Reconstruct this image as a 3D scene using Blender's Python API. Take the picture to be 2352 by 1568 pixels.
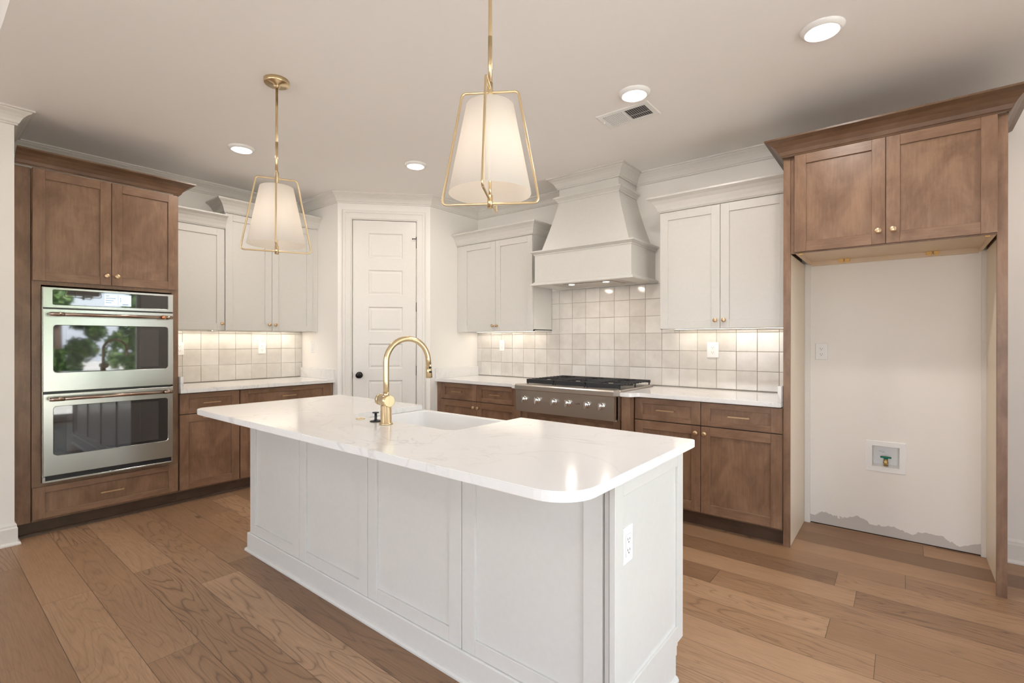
import bpy, bmesh, math, random
from mathutils import Vector, Matrix
random.seed(7)
PI = math.pi
S = bpy.context.scene
C = S.collection
for o in list(bpy.data.objects): bpy.data.objects.remove(o)

# ------------------------------------------------------------------ camera
cd = bpy.data.cameras.new('camera'); cam = bpy.data.objects.new('camera', cd); C.objects.link(cam)
cd.sensor_width = 36.0; cd.lens = 36.0 * 1120.2326 / 2352.0; cd.clip_start = 0.05
yaw, pit, rol = math.radians(38.7202), math.radians(-0.0679), math.radians(0.0363)
F = Vector((-math.sin(yaw), math.cos(yaw), 0)); R = Vector((math.cos(yaw), math.sin(yaw), 0)); U = Vector((0, 0, 1))
F2 = F * math.cos(pit) + U * math.sin(pit); U2 = U * math.cos(pit) - F * math.sin(pit)
R3 = R * math.cos(rol) + U2 * math.sin(rol); U3 = U2 * math.cos(rol) - R * math.sin(rol)
M = Matrix((R3, U3, -F2)).transposed().to_4x4(); M.translation = Vector((5.0935, -4.0875, 1.3016))
cam.matrix_world = M
S.camera = cam

# ------------------------------------------------------------------ colour management, sampling limits
S.view_settings.view_transform = 'Standard'; S.view_settings.look = 'None'
S.view_settings.gamma = 1.0; S.view_settings.use_curve_mapping = False
S.view_settings.exposure = 0.77
S.cycles.max_bounces = 9; S.cycles.diffuse_bounces = 6; S.cycles.glossy_bounces = 5
S.cycles.transmission_bounces = 6; S.cycles.sample_clamp_indirect = 6.0; S.cycles.caustics_refractive = False
S.cycles.use_denoising = True

# ------------------------------------------------------------------ sky and daylight
SKY_STRENGTH = 1.2
w = bpy.data.worlds.new('daylight'); S.world = w; w.use_nodes = True
wn = w.node_tree.nodes; wl = w.node_tree.links; wn.clear()
sk = wn.new('ShaderNodeTexSky'); sk.sky_type = 'NISHITA'; sk.sun_disc = False
sk.sun_elevation = math.radians(48); sk.sun_rotation = math.radians(250); sk.dust_density = 3.0; sk.air_density = 1.0
mixw = wn.new('ShaderNodeMix'); mixw.data_type = 'RGBA'; mixw.inputs[0].default_value = 0.62
mixw.inputs[7].default_value = (4.55, 4.95, 5.6, 1)
bg = wn.new('ShaderNodeBackground'); bg.inputs[1].default_value = SKY_STRENGTH
wo = wn.new('ShaderNodeOutputWorld')
wl.new(sk.outputs[0], mixw.inputs[6]); wl.new(mixw.outputs[2], bg.inputs[0]); wl.new(bg.outputs[0], wo.inputs[0])

def area(name, loc, sx, sy, power, col, rot, shape='RECTANGLE', portal=False):
    l = bpy.data.lights.new(name, 'AREA'); l.shape = shape; l.size = sx
    if shape in ('RECTANGLE', 'ELLIPSE'): l.size_y = sy
    l.energy = power; l.color = col
    if portal: l.cycles.is_portal = True
    o = bpy.data.objects.new(name, l); C.objects.link(o); o.location = loc; o.rotation_euler = rot
    return o
# sky portals in the window openings (right wall and the wall behind the camera)
RX, BY = 6.8, -8.0                       # right wall plane, rear wall plane
WIN_R = [(-5.0, -1.45)]    # y ranges on the right wall
FILL_WIN_B = [(1.8, 3.4), (4.9, 6.7)]         # x ranges of unseen rear-wall windows, added and sized for frontal fill light
WZ0, WZ1 = 0.06, 2.45
for a, b in WIN_R: area('window_portal', (RX + .05, (a + b) / 2, (WZ0 + WZ1) / 2), WZ1 - WZ0, b - a, 1, (1, 1, 1), (0, PI / 2, 0), portal=True)
SILL = {1.8: .76, 4.9: .06}
for a, b in FILL_WIN_B: area("window_portal", ((a + b) / 2, BY - .05, (SILL[a] + WZ1) / 2), b - a, WZ1 - SILL[a], 1, (1, 1, 1), (PI / 2, 0, 0), portal=True)
CAN_POWER, PEND_POWER, LED_POWER = 5.0, .15, 0.5
WARM = (1.0, 0.86, 0.72)
sl = bpy.data.lights.new('sun', 'SUN'); sl.energy = 25.0; sl.angle = .01; sl.color = (1, .98, .94)
so = bpy.data.objects.new('sun', sl); C.objects.link(so); so.rotation_euler = Vector((-.62, .12, .78)).to_track_quat('Z', 'Y').to_euler()

# ------------------------------------------------------------------ geometry helper
class G:
    def __init__(s): s.bm = bmesh.new()
    def _merge(s, b, mi=0):
        for f in b.faces: f.material_index = mi
        me = bpy.data.meshes.new('tmp'); b.to_mesh(me); b.free()
        n = len(s.bm.faces); s.bm.from_mesh(me); bpy.data.meshes.remove(me)
        return s
    def box(s, x0, x1, y0, y1, z0, z1, bev=0.0, mi=0, seg=1):
        b = bmesh.new(); bmesh.ops.create_cube(b, size=1)
        for v in b.verts:
            v.co = ((x0 + x1) / 2 + v.co.x * abs(x1 - x0), (y0 + y1) / 2 + v.co.y * abs(y1 - y0), (z0 + z1) / 2 + v.co.z * abs(z1 - z0))
        if bev: bmesh.ops.bevel(b, geom=b.edges[:], offset=bev, segments=seg, affect='EDGES', clamp_overlap=True)
        return s._merge(b, mi)
    def cyl(s, p0, p1, r, r2=None, n=24, mi=0, bev=0.0):
        p0, p1 = Vector(p0), Vector(p1); d = p1 - p0
        b = bmesh.new(); bmesh.ops.create_cone(b, cap_ends=True, segments=n, radius1=r, radius2=r if r2 is None else r2, depth=d.length)
        if bev: bmesh.ops.bevel(b, geom=[e for e in b.edges if len(e.link_faces) == 2 and any(len(f.verts) > 4 for f in e.link_faces)], offset=bev, segments=2, affect='EDGES')
        m = d.to_track_quat('Z', 'Y').to_matrix().to_4x4(); m.translation = (p0 + p1) / 2
        bmesh.ops.transform(b, matrix=m, verts=b.verts)
        for f in b.faces: f.smooth = len(f.verts) == 4
        return s._merge(b, mi)
    def sphere(s, c, r, n=16, sc=(1, 1, 1), mi=0):
        b = bmesh.new(); bmesh.ops.create_uvsphere(b, u_segments=n, v_segments=n // 2 + 2, radius=r)
        for v in b.verts: v.co = (c[0] + v.co.x * sc[0], c[1] + v.co.y * sc[1], c[2] + v.co.z * sc[2])
        for f in b.faces: f.smooth = True
        return s._merge(b, mi)
    def lathe(s, prof, c=(0, 0, 0), n=40, axis='Z', close=True, mi=0, smooth=True):
        b = bmesh.new(); rings = []
        for r, h in prof:
            ring = []
            for k in range(n):
                a = 2 * PI * k / n; x, y = r * math.cos(a), r * math.sin(a)
                p = {'Z': (x, y, h), 'Y': (x, h, y), 'X': (h, x, y)}[axis]
                ring.append(b.verts.new((c[0] + p[0], c[1] + p[1], c[2] + p[2])))
            rings.append(ring)
        for a_, b_ in zip(rings, rings[1:]):
            for k in range(n):
                f = b.faces.new((a_[k], a_[(k + 1) % n], b_[(k + 1) % n], b_[k])); f.smooth = smooth
        if close: b.faces.new(rings[0][::-1]); b.faces.new(rings[-1])
        bmesh.ops.recalc_face_normals(b, faces=b.faces)
        return s._merge(b, mi)
    def tube(s, pts, r, n=14, mi=0, closed=False):
        pts = [Vector(p) for p in pts]; b = bmesh.new(); rings = []; N = len(pts)
        t0 = (pts[1] - pts[0]).normalized(); up = Vector((0, 0, 1)) if abs(t0.z) < .9 else Vector((1, 0, 0))
        nrm = t0.cross(up).normalized()
        for i, p in enumerate(pts):
            if closed: t = (pts[(i + 1) % N] - pts[i - 1]).normalized()
            else: t = ((pts[min(i + 1, N - 1)] - p).normalized() + (p - pts[max(i - 1, 0)]).normalized()).normalized()
            nrm = (nrm - t * nrm.dot(t)).normalized(); bi = t.cross(nrm)
            rings.append([b.verts.new(p + (nrm * math.cos(2 * PI * k / n) + bi * math.sin(2 * PI * k / n)) * r) for k in range(n)])
        pairs = list(zip(rings, rings[1:])) + ([(rings[-1], rings[0])] if closed else [])
        for a_, b_ in pairs:
            for k in range(n):
                f = b.faces.new((a_[k], a_[(k + 1) % n], b_[(k + 1) % n], b_[k])); f.smooth = True
        if not closed: b.faces.new(rings[0][::-1]); b.faces.new(rings[-1])
        bmesh.ops.recalc_face_normals(b, faces=b.faces)
        return s._merge(b, mi)
    def sweep(s, prof, path, side=1, mapf=None, mi=0):
        """closed profile (out, up) swept along a 2-D path with mitred corners"""
        b = bmesh.new(); P = [Vector(p) for p in path]; loops = []
        for i, p in enumerate(P):
            d0 = (P[i] - P[i - 1]).normalized() if i else None
            d1 = (P[i + 1] - P[i]).normalized() if i < len(P) - 1 else None
            n0 = Vector((-d0.y, d0.x)) if d0 else None; n1 = Vector((-d1.y, d1.x)) if d1 else None
            if n0 is None: m = n1
            elif n1 is None: m = n0
            else: m = (n0 + n1).normalized(); m = m / max(.2, m.dot(n0))
            loops.append([b.verts.new((p.x + m.x * o * side, p.y + m.y * o * side, h)) for o, h in prof])
        n = len(prof)
        for a_, b_ in zip(loops, loops[1:]):
            for k in range(n): b.faces.new((a_[k], a_[(k + 1) % n], b_[(k + 1) % n], b_[k]))
        b.faces.new(loops[0][::-1]); b.faces.new(loops[-1])
        if mapf:
            for v in b.verts: v.co = mapf(v.co)
        bmesh.ops.recalc_face_normals(b, faces=b.faces)
        return s._merge(b, mi)
    def prism(s, poly, z0, z1, bev=0.0, mi=0, mapf=None):
        b = bmesh.new(); f = b.faces.new([b.verts.new((x, y, z0)) for x, y in poly])
        ex = bmesh.ops.extrude_face_region(b, geom=[f])
        for v in ex['geom']:
            if isinstance(v, bmesh.types.BMVert): v.co.z = z1
        bmesh.ops.recalc_face_normals(b, faces=b.faces)
        if bev:
            bmesh.ops.bevel(b, geom=[e for e in b.edges if abs(e.verts[0].co.z - e.verts[1].co.z) < 1e-6], offset=bev, segments=2, affect='EDGES')
        if mapf:
            for v in b.verts: v.co = mapf(v.co)
            bmesh.ops.recalc_face_normals(b, faces=b.faces)
        return s._merge(b, mi)
    def hull_loops(s, loops, mi=0, cap0=True, cap1=True, smooth=False):
        b = bmesh.new(); L = [[b.verts.new(p) for p in l] for l in loops]; n = len(L[0])
        for a_, b_ in zip(L, L[1:]):
            for k in range(n):
                f = b.faces.new((a_[k], a_[(k + 1) % n], b_[(k + 1) % n], b_[k])); f.smooth = smooth
        if cap0: b.faces.new(L[0][::-1])
        if cap1: b.faces.new(L[-1])
        bmesh.ops.recalc_face_normals(b, faces=b.faces)
        return s._merge(b, mi)

def obj(name, g, mats, parent=None):
    me = bpy.data.meshes.new(name); g.bm.to_mesh(me); g.bm.free()
    for m in (mats if isinstance(mats, (list, tuple)) else [mats]): me.materials.append(m)
    o = bpy.data.objects.new(name, me); C.objects.link(o)
    if parent is not None: o.parent = parent
    return o
def thing(name, label, cat, loc=(0, 0, 0), rotz=0.0, group=None):
    o = bpy.data.objects.new(name, None); C.objects.link(o); o.empty_display_size = .1
    o.location = loc; o.rotation_euler = (0, 0, rotz); o['label'] = label; o['category'] = cat
    if group: o['group'] = group
    return o
def tag(o, label, cat, group=None):
    o['label'] = label; o['category'] = cat
    if group: o['group'] = group
    return o
def struct(name, g, mats, parent=None):
    o = obj(name, g, mats, parent)
    if parent is None: o['kind'] = 'structure'
    return o
def rrect(x0, x1, y0, y1, r, n=6, z=0.0):
    pts = []
    for cx, cy, a0 in ((x1 - r, y1 - r, 0), (x0 + r, y1 - r, 90), (x0 + r, y0 + r, 180), (x1 - r, y0 + r, 270)):
        for k in range(n + 1):
            a = math.radians(a0 + 90 * k / n); pts.append((cx + r * math.cos(a), cy + r * math.sin(a), z))
    return pts
def fillet(pts, rad, n=6, closed=False):
    """round the corners of a 3-D polyline"""
    P = [Vector(p) for p in pts]; out = []; N = len(P)
    for i, p in enumerate(P):
        r = rad[i] if isinstance(rad, (list, tuple)) else rad
        if (not closed and i in (0, N - 1)) or r <= 0: out.append(p); continue
        a = (P[i - 1] - p).normalized(); b = (P[(i + 1) % N] - p).normalized()
        ang = a.angle(b); d = r / math.tan(ang / 2)
        s_, e_ = p + a * d, p + b * d; c = p + (a + b).normalized() * (r / math.sin(ang / 2))
        v0, v1 = s_ - c, e_ - c; th = v0.angle(v1)
        for k in range(n + 1):
            t = k / n; out.append(c + (v0 * math.sin((1 - t) * th) + v1 * math.sin(t * th)) / math.sin(th))
    return out

# ------------------------------------------------------------------ materials
def mat(name):
    m = bpy.data.materials.new(name); m.use_nodes = True; nt = m.node_tree
    return m, nt.nodes, nt.links, nt.nodes['Principled BSDF']
def simple(name, col, rough=.5, metal=0.0, spec=.5, bump=0.0, bscale=200, coat=0.0):
    m, n, l, p = mat(name)
    p.inputs['Base Color'].default_value = (*col, 1); p.inputs['Roughness'].default_value = rough
    p.inputs['Metallic'].default_value = metal; p.inputs['Specular IOR Level'].default_value = spec; p.inputs['Coat Weight'].default_value = coat
    tc = n.new('ShaderNodeTexCoord'); no = n.new('ShaderNodeTexNoise'); no.inputs['Scale'].default_value = bscale
    l.new(tc.outputs['Object'], no.inputs['Vector'])
    mx = n.new('ShaderNodeMix'); mx.data_type = 'RGBA'; mx.inputs[0].default_value = .0
    hs = n.new('ShaderNodeHueSaturation'); hs.inputs['Color'].default_value = (*col, 1)
    mr = n.new('ShaderNodeMapRange'); mr.inputs[3].default_value = .97; mr.inputs[4].default_value = 1.03
    l.new(no.outputs[0], mr.inputs[0]); l.new(mr.outputs[0], hs.inputs['Value']); l.new(hs.outputs[0], p.inputs['Base Color'])
    if bump:
        b = n.new('ShaderNodeBump'); b.inputs['Strength'].default_value = bump; b.inputs['Distance'].default_value = .002
        l.new(no.outputs[0], b.inputs['Height']); l.new(b.outputs[0], p.inputs['Normal'])
    return m
def ramp(n, stops):
    r = n.new('ShaderNodeValToRGB'); e = r.color_ramp.elements
    e[0].position, e[0].color = stops[0][0], (*stops[0][1], 1); e[1].position, e[1].color = stops[-1][0], (*stops[-1][1], 1)
    for p_, c_ in stops[1:-1]: x = e.new(p_); x.color = (*c_, 1)
    return r
def wood(name, horizontal=False, tint=1.0):
    m, n, l, p = mat(name)
    tc = n.new('ShaderNodeTexCoord'); oi = n.new('ShaderNodeObjectInfo')
    add = n.new('ShaderNodeVectorMath'); add.operation = 'ADD'
    sc = n.new('ShaderNodeVectorMath'); sc.operation = 'SCALE'; sc.inputs['Scale'].default_value = 37.0
    cmb = n.new('ShaderNodeCombineXYZ')
    for k in range(3): l.new(oi.outputs['Random'], cmb.inputs[k])
    l.new(cmb.outputs[0], sc.inputs[0]); l.new(tc.outputs['Object'], add.inputs[0]); l.new(sc.outputs[0], add.inputs[1])
    mp = n.new('ShaderNodeMapping'); mp.inputs['Scale'].default_value = (1.2, 14, 14) if horizontal else (14, 14, 1.2)
    l.new(add.outputs[0], mp.inputs[0])
    fine = n.new('ShaderNodeTexNoise'); fine.inputs['Scale'].default_value = 6; fine.inputs['Detail'].default_value = 6; fine.inputs['Roughness'].default_value = .65
    l.new(mp.outputs[0], fine.inputs['Vector'])
    mp2 = n.new('ShaderNodeMapping'); mp2.inputs['Scale'].default_value = (2.2, 4, 4) if horizontal else (4, 4, 2.2)
    l.new(add.outputs[0], mp2.inputs[0])
    big = n.new('ShaderNodeTexNoise'); big.inputs['Scale'].default_value = 1.6; big.inputs['Detail'].default_value = 5; big.inputs['Roughness'].default_value = .62; big.inputs['Distortion'].default_value = .6
    l.new(mp2.outputs[0], big.inputs['Vector'])
    mx = n.new('ShaderNodeMix'); mx.data_type = 'FLOAT'; mx.inputs[0].default_value = .3
    l.new(big.outputs[0], mx.inputs[2]); l.new(fine.outputs[0], mx.inputs[3])
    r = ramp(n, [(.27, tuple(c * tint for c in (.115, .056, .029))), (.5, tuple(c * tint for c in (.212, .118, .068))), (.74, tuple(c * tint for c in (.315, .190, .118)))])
    l.new(mx.outputs[0], r.inputs[0]); l.new(r.outputs[0], p.inputs['Base Color'])
    p.inputs['Roughness'].default_value = .36
    b = n.new('ShaderNodeBump'); b.inputs['Strength'].default_value = .06; b.inputs['Distance'].default_value = .001
    l.new(fine.outputs[0], b.inputs['Height']); l.new(b.outputs[0], p.inputs['Normal'])
    return m
def M_(n, op, a=None, b=None, l=None, clamp=False):
    x = n.new('ShaderNodeMath'); x.operation = op; x.use_clamp = clamp
    for i, v in enumerate((a, b)):
        if v is None: continue
        if isinstance(v, (int, float)): x.inputs[i].default_value = v
        else: l.new(v, x.inputs[i])
    return x.outputs[0]
def floor_mat():
    m, n, l, p = mat('oak_planks')
    tc = n.new('ShaderNodeTexCoord'); sp = n.new('ShaderNodeSeparateXYZ'); l.new(tc.outputs['Object'], sp.inputs[0])
    PW, PL = .1915, 1.75
    ry = M_(n, 'DIVIDE', M_(n, 'ADD', sp.outputs[1], .986, l), PW, l); row = M_(n, 'FLOOR', ry, None, l); fy = M_(n, 'FRACT', ry, None, l)
    wn_ = n.new('ShaderNodeTexWhiteNoise'); wn_.noise_dimensions = '1D'; l.new(row, wn_.inputs['W'])
    rx = M_(n, 'ADD', M_(n, 'DIVIDE', sp.outputs[0], PL, l), M_(n, 'MULTIPLY', wn_.outputs[0], 7.3, l), l)
    col = M_(n, 'FLOOR', rx, None, l); fx = M_(n, 'FRACT', rx, None, l)
    cid = n.new('ShaderNodeCombineXYZ'); l.new(row, cid.inputs[0]); l.new(col, cid.inputs[1])
    pid = n.new('ShaderNodeTexWhiteNoise'); pid.noise_dimensions = '2D'; l.new(cid.outputs[0], pid.inputs['Vector'])
    # grain coordinates: world position plus a random shift per plank
    off = n.new('ShaderNodeVectorMath'); off.operation = 'SCALE'; off.inputs['Scale'].default_value = 23.0; l.new(pid.outputs['Color'], off.inputs[0])
    ad = n.new('ShaderNodeVectorMath'); ad.operation = 'ADD'; l.new(tc.outputs['Object'], ad.inputs[0]); l.new(off.outputs[0], ad.inputs[1])
    mp = n.new('ShaderNodeMapping'); mp.inputs['Scale'].default_value = (.85, 6.0, 1); l.new(ad.outputs[0], mp.inputs[0])
    base = n.new('ShaderNodeTexNoise'); base.inputs['Scale'].default_value = 1.15; base.inputs['Detail'].default_value = 2.2; base.inputs['Roughness'].default_value = .45; base.inputs['Distortion'].default_value = .45
    l.new(mp.outputs[0], base.inputs['Vector'])
    rings = M_(n, 'PINGPONG', M_(n, 'MULTIPLY', base.outputs[0], 34.0, l), 1.0, l)       # contour lines of the noise = cathedral grain
    ringd = M_(n, 'POWER', rings, 5.0, l)
    mpf = n.new('ShaderNodeMapping'); mpf.inputs['Scale'].default_value = (2.5, 60, 1); l.new(ad.outputs[0], mpf.inputs[0])
    fine = n.new('ShaderNodeTexNoise'); fine.inputs['Scale'].default_value = 3.0; fine.inputs['Detail'].default_value = 5; fine.inputs['Roughness'].default_value = .7; l.new(mpf.outputs[0], fine.inputs['Vector'])
    mpc = n.new('ShaderNodeMapping'); mpc.inputs['Scale'].default_value = (.9, 3.0, 1); l.new(ad.outputs[0], mpc.inputs[0])
    cloud = n.new('ShaderNodeTexNoise'); cloud.inputs['Scale'].default_value = 1.3; cloud.inputs['Detail'].default_value = 3; l.new(mpc.outputs[0], cloud.inputs['Vector'])
    pidsep = n.new('ShaderNodeSeparateColor'); l.new(pid.outputs['Color'], pidsep.inputs[0])
    # plank tone
    r = ramp(n, [(0.0, (.165, .088, .044)), (.3, (.27, .152, .08)), (.65, (.39, .232, .13)), (1.0, (.54, .345, .205))])
    tone = M_(n, 'ADD', M_(n, 'MULTIPLY', pid.outputs[0], .62, l), M_(n, 'MULTIPLY', cloud.outputs[0], .42, l), l)
    l.new(tone, r.inputs[0])
    dark = M_(n, 'ADD', M_(n, 'MULTIPLY', M_(n, 'MULTIPLY', ringd, pidsep.outputs[1], l), .62, l), M_(n, 'MULTIPLY', M_(n, 'SUBTRACT', fine.outputs[0], .36, l), .95, l), l, True)
    mul = n.new('ShaderNodeMix'); mul.data_type = 'RGBA'; mul.blend_type = 'MIX'
    l.new(dark, mul.inputs[0]); l.new(r.outputs[0], mul.inputs[6]); mul.inputs[7].default_value = (.085, .042, .022, 1)
    # knots
    vo = n.new('ShaderNodeTexVoronoi'); vo.inputs['Scale'].default_value = 1.0
    mpk = n.new('ShaderNodeMapping'); mpk.inputs['Scale'].default_value = (1.1, 2.6, 1); l.new(ad.outputs[0], mpk.inputs[0]); l.new(mpk.outputs[0], vo.inputs['Vector'])
    kn = n.new('ShaderNodeMapRange'); kn.inputs[1].default_value = .035; kn.inputs[2].default_value = .07; kn.inputs[3].default_value = .8; kn.inputs[4].default_value = 0; l.new(vo.outputs['Distance'], kn.inputs[0])
    mk = n.new('ShaderNodeMix'); mk.data_type = 'RGBA'; l.new(kn.outputs[0], mk.inputs[0]); l.new(mul.outputs[2], mk.inputs[6]); mk.inputs[7].default_value = (.035, .018, .01, 1)
    # seams
    dy = M_(n, 'MULTIPLY', M_(n, 'MINIMUM', fy, M_(n, 'SUBTRACT', 1.0, fy, l), l), PW, l)
    dx = M_(n, 'MULTIPLY', M_(n, 'MINIMUM', fx, M_(n, 'SUBTRACT', 1.0, fx, l), l), PL, l)
    dd = M_(n, 'MINIMUM', dx, dy, l)
    sm = n.new('ShaderNodeMapRange'); sm.inputs[1].default_value = .0005; sm.inputs[2].default_value = .002; sm.inputs[3].default_value = .75; sm.inputs[4].default_value = 0; l.new(dd, sm.inputs[0])
    ms = n.new('ShaderNodeMix'); ms.data_type = 'RGBA'; l.new(sm.outputs[0], ms.inputs[0]); l.new(mk.outputs[2], ms.inputs[6]); ms.inputs[7].default_value = (.04, .022, .013, 1)
    l.new(ms.outputs[2], p.inputs['Base Color'])
    p.inputs['Roughness'].default_value = .42
    b = n.new('ShaderNodeBump'); b.inputs['Strength'].default_value = .25; b.inputs['Distance'].default_value = .0015
    hh = M_(n, 'SUBTRACT', 1.0, M_(n, 'ADD', M_(n, 'MULTIPLY', dark, .4, l), sm.outputs[0], l), l)
    l.new(hh, b.inputs['Height']); l.new(b.outputs[0], p.inputs['Normal'])
    return m
def quartz_mat():
    m, n, l, p = mat('white_quartz')
    tc = n.new('ShaderNodeTexCoord')
    mp = n.new('ShaderNodeMapping'); mp.inputs['Rotation'].default_value = (0, 0, .6); mp.inputs['Scale'].default_value = (1.0, 1.7, 1.0); l.new(tc.outputs['Object'], mp.inputs[0])
    def vein(scale, width, dist, seed):
        mo = n.new('ShaderNodeMapping'); mo.inputs['Location'].default_value = (seed, seed * 1.7, 0); l.new(mp.outputs[0], mo.inputs[0])
        no = n.new('ShaderNodeTexNoise'); no.inputs['Scale'].default_value = scale; no.inputs['Detail'].default_value = 5; no.inputs['Roughness'].default_value = .5; no.inputs['Distortion'].default_value = dist
        l.new(mo.outputs[0], no.inputs['Vector'])
        a = M_(n, 'ABSOLUTE', M_(n, 'SUBTRACT', no.outputs[0], .5, l), None, l)
        mr = n.new('ShaderNodeMapRange'); mr.inputs[1].default_value = 0; mr.inputs[2].default_value = width; mr.inputs[3].default_value = 1; mr.inputs[4].default_value = 0; l.new(a, mr.inputs[0])
        return mr.outputs[0]
    gate = n.new('ShaderNodeTexNoise'); gate.inputs['Scale'].default_value = 2.2; gate.inputs['Detail'].default_value = 3; l.new(tc.outputs['Object'], gate.inputs['Vector'])
    gm = n.new('ShaderNodeMapRange'); gm.inputs[1].default_value = .40; gm.inputs[2].default_value = .60; l.new(gate.outputs[0], gm.inputs[0])
    v = M_(n, 'MAXIMUM', vein(1.35, .012, .9, 3.1), M_(n, 'MULTIPLY', vein(2.6, .011, .6, 8.4), .6, l), l)
    v = M_(n, 'MULTIPLY', M_(n, 'MULTIPLY', v, gm.outputs[0], l), .36, l)
    mx = n.new('ShaderNodeMix'); mx.data_type = 'RGBA'; l.new(v, mx.inputs[0])
    mx.inputs[6].default_value = (.80, .785, .765, 1); mx.inputs[7].default_value = (.38, .37, .36, 1)
    l.new(mx.outputs[2], p.inputs['Base Color']); p.inputs['Roughness'].default_value = .13; p.inputs['Specular IOR Level'].default_value = .5
    return m
def tile_mat():
    m, n, l, p = mat('glazed_tile')
    ge = n.new('ShaderNodeNewGeometry'); tc = n.new('ShaderNodeTexCoord')
    no = n.new('ShaderNodeTexNoise'); no.inputs['Scale'].default_value = 9; no.inputs['Detail'].default_value = 5; no.inputs['Roughness'].default_value = .6; l.new(tc.outputs['Object'], no.inputs['Vector'])
    v = M_(n, 'ADD', M_(n, 'MULTIPLY', ge.outputs['Random Per Island'], .32, l), M_(n, 'MULTIPLY', no.outputs[0], .68, l), l)
    r = ramp(n, [(.2, (.56, .52, .475)), (.5, (.66, .625, .58)), (.8, (.74, .71, .67))]); l.new(v, r.inputs[0])
    l.new(r.outputs[0], p.inputs['Base Color']); p.inputs['Roughness'].default_value = .12
    n2 = n.new('ShaderNodeTexNoise'); n2.inputs['Scale'].default_value = 14; n2.inputs['Detail'].default_value = 2; l.new(tc.outputs['Object'], n2.inputs['Vector'])
    b = n.new('ShaderNodeBump'); b.inputs['Strength'].default_value = .35; b.inputs['Distance'].default_value = .003; l.new(n2.outputs[0], b.inputs['Height']); l.new(b.outputs[0], p.inputs['Normal'])
    return m
def brushed(name, col, rough, axis='X', stretch=90):
    m, n, l, p = mat(name)
    tc = n.new('ShaderNodeTexCoord'); mp = n.new('ShaderNodeMapping')
    mp.inputs['Scale'].default_value = {'X': (1, stretch, stretch), 'Z': (stretch, stretch, 1)}[axis]; l.new(tc.outputs['Object'], mp.inputs[0])
    no = n.new('ShaderNodeTexNoise'); no.inputs['Scale'].default_value = 5; no.inputs['Detail'].default_value = 3; l.new(mp.outputs[0], no.inputs['Vector'])
    mr = n.new('ShaderNodeMapRange'); mr.inputs[3].default_value = rough * .93; mr.inputs[4].default_value = rough * 1.07; l.new(no.outputs[0], mr.inputs[0]); l.new(mr.outputs[0], p.inputs['Roughness'])
    p.inputs['Base Color'].default_value = (*col, 1); p.inputs['Metallic'].default_value = 1
    b = n.new('ShaderNodeBump'); b.inputs['Strength'].default_value = .02; b.inputs['Distance'].default_value = .0002; l.new(no.outputs[0], b.inputs['Height']); l.new(b.outputs[0], p.inputs['Normal'])
    return m
def emis(name, col, st):
    m, n, l, p = mat(name); p.inputs['Base Color'].default_value = (*col, 1)
    p.inputs['Emission Color'].default_value = (*col, 1); p.inputs['Emission Strength'].default_value = st
    return m
def shade_mat():
    m, n, l, p = mat('linen_shade'); out = n['Material Output']
    tc = n.new('ShaderNodeTexCoord'); no = n.new('ShaderNodeTexNoise'); no.inputs['Scale'].default_value = 300; l.new(tc.outputs['Object'], no.inputs['Vector'])
    b = n.new('ShaderNodeBump'); b.inputs['Strength'].default_value = .1; l.new(no.outputs[0], b.inputs['Height'])
    d = n.new('ShaderNodeBsdfDiffuse'); d.inputs[0].default_value = (.78, .765, .745, 1); t = n.new('ShaderNodeBsdfTranslucent'); t.inputs[0].default_value = (.86, .81, .75, 1)
    l.new(b.outputs[0], d.inputs['Normal'])
    mx = n.new('ShaderNodeMixShader'); mx.inputs[0].default_value = .42; l.new(d.outputs[0], mx.inputs[1]); l.new(t.outputs[0], mx.inputs[2]); l.new(mx.outputs[0], out.inputs[0])
    return m
def wall_paint(name, col, patch=False):
    m, n, l, p = mat(name); tc = n.new('ShaderNodeTexCoord')
    no = n.new('ShaderNodeTexNoise'); no.inputs['Scale'].default_value = 160; l.new(tc.outputs['Object'], no.inputs['Vector'])
    b = n.new('ShaderNodeBump'); b.inputs['Strength'].default_value = .06; b.inputs['Distance'].default_value = .001; l.new(no.outputs[0], b.inputs['Height']); l.new(b.outputs[0], p.inputs['Normal'])
    p.inputs['Base Color'].default_value = (*col, 1); p.inputs['Roughness'].default_value = .6; p.inputs['Specular IOR Level'].default_value = .3
    if patch:   # bare primer left unpainted along the floor of the fridge recess
        sp = n.new('ShaderNodeSeparateXYZ'); l.new(tc.outputs['Object'], sp.inputs[0])
        mp = n.new('ShaderNodeMapping'); mp.inputs['Scale'].default_value = (1, 1, 1); l.new(tc.outputs['Object'], mp.inputs[0])
        e = n.new('ShaderNodeTexNoise'); e.inputs['Scale'].default_value = 5.5; e.inputs['Detail'].default_value = 8; e.inputs['Roughness'].default_value = .55; l.new(mp.outputs[0], e.inputs['Vector'])
        hgt = M_(n, 'SUBTRACT', M_(n, 'MULTIPLY', e.outputs[0], .26, l), .055, l)
        ok = M_(n, 'LESS_THAN', sp.outputs[2], hgt, l)
        a = M_(n, 'MULTIPLY', ok, M_(n, 'MULTIPLY', M_(n, 'GREATER_THAN', sp.outputs[0], 4.57, l), M_(n, 'LESS_THAN', sp.outputs[0], 5.47, l), l), l)
        mx = n.new('ShaderNodeMix'); mx.data_type = 'RGBA'; l.new(a, mx.inputs[0]); mx.inputs[6].default_value = (*col, 1); mx.inputs[7].default_value = (.56, .53, .50, 1)
        l.new(mx.outputs[2], p.inputs['Base Color'])
    return m

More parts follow.
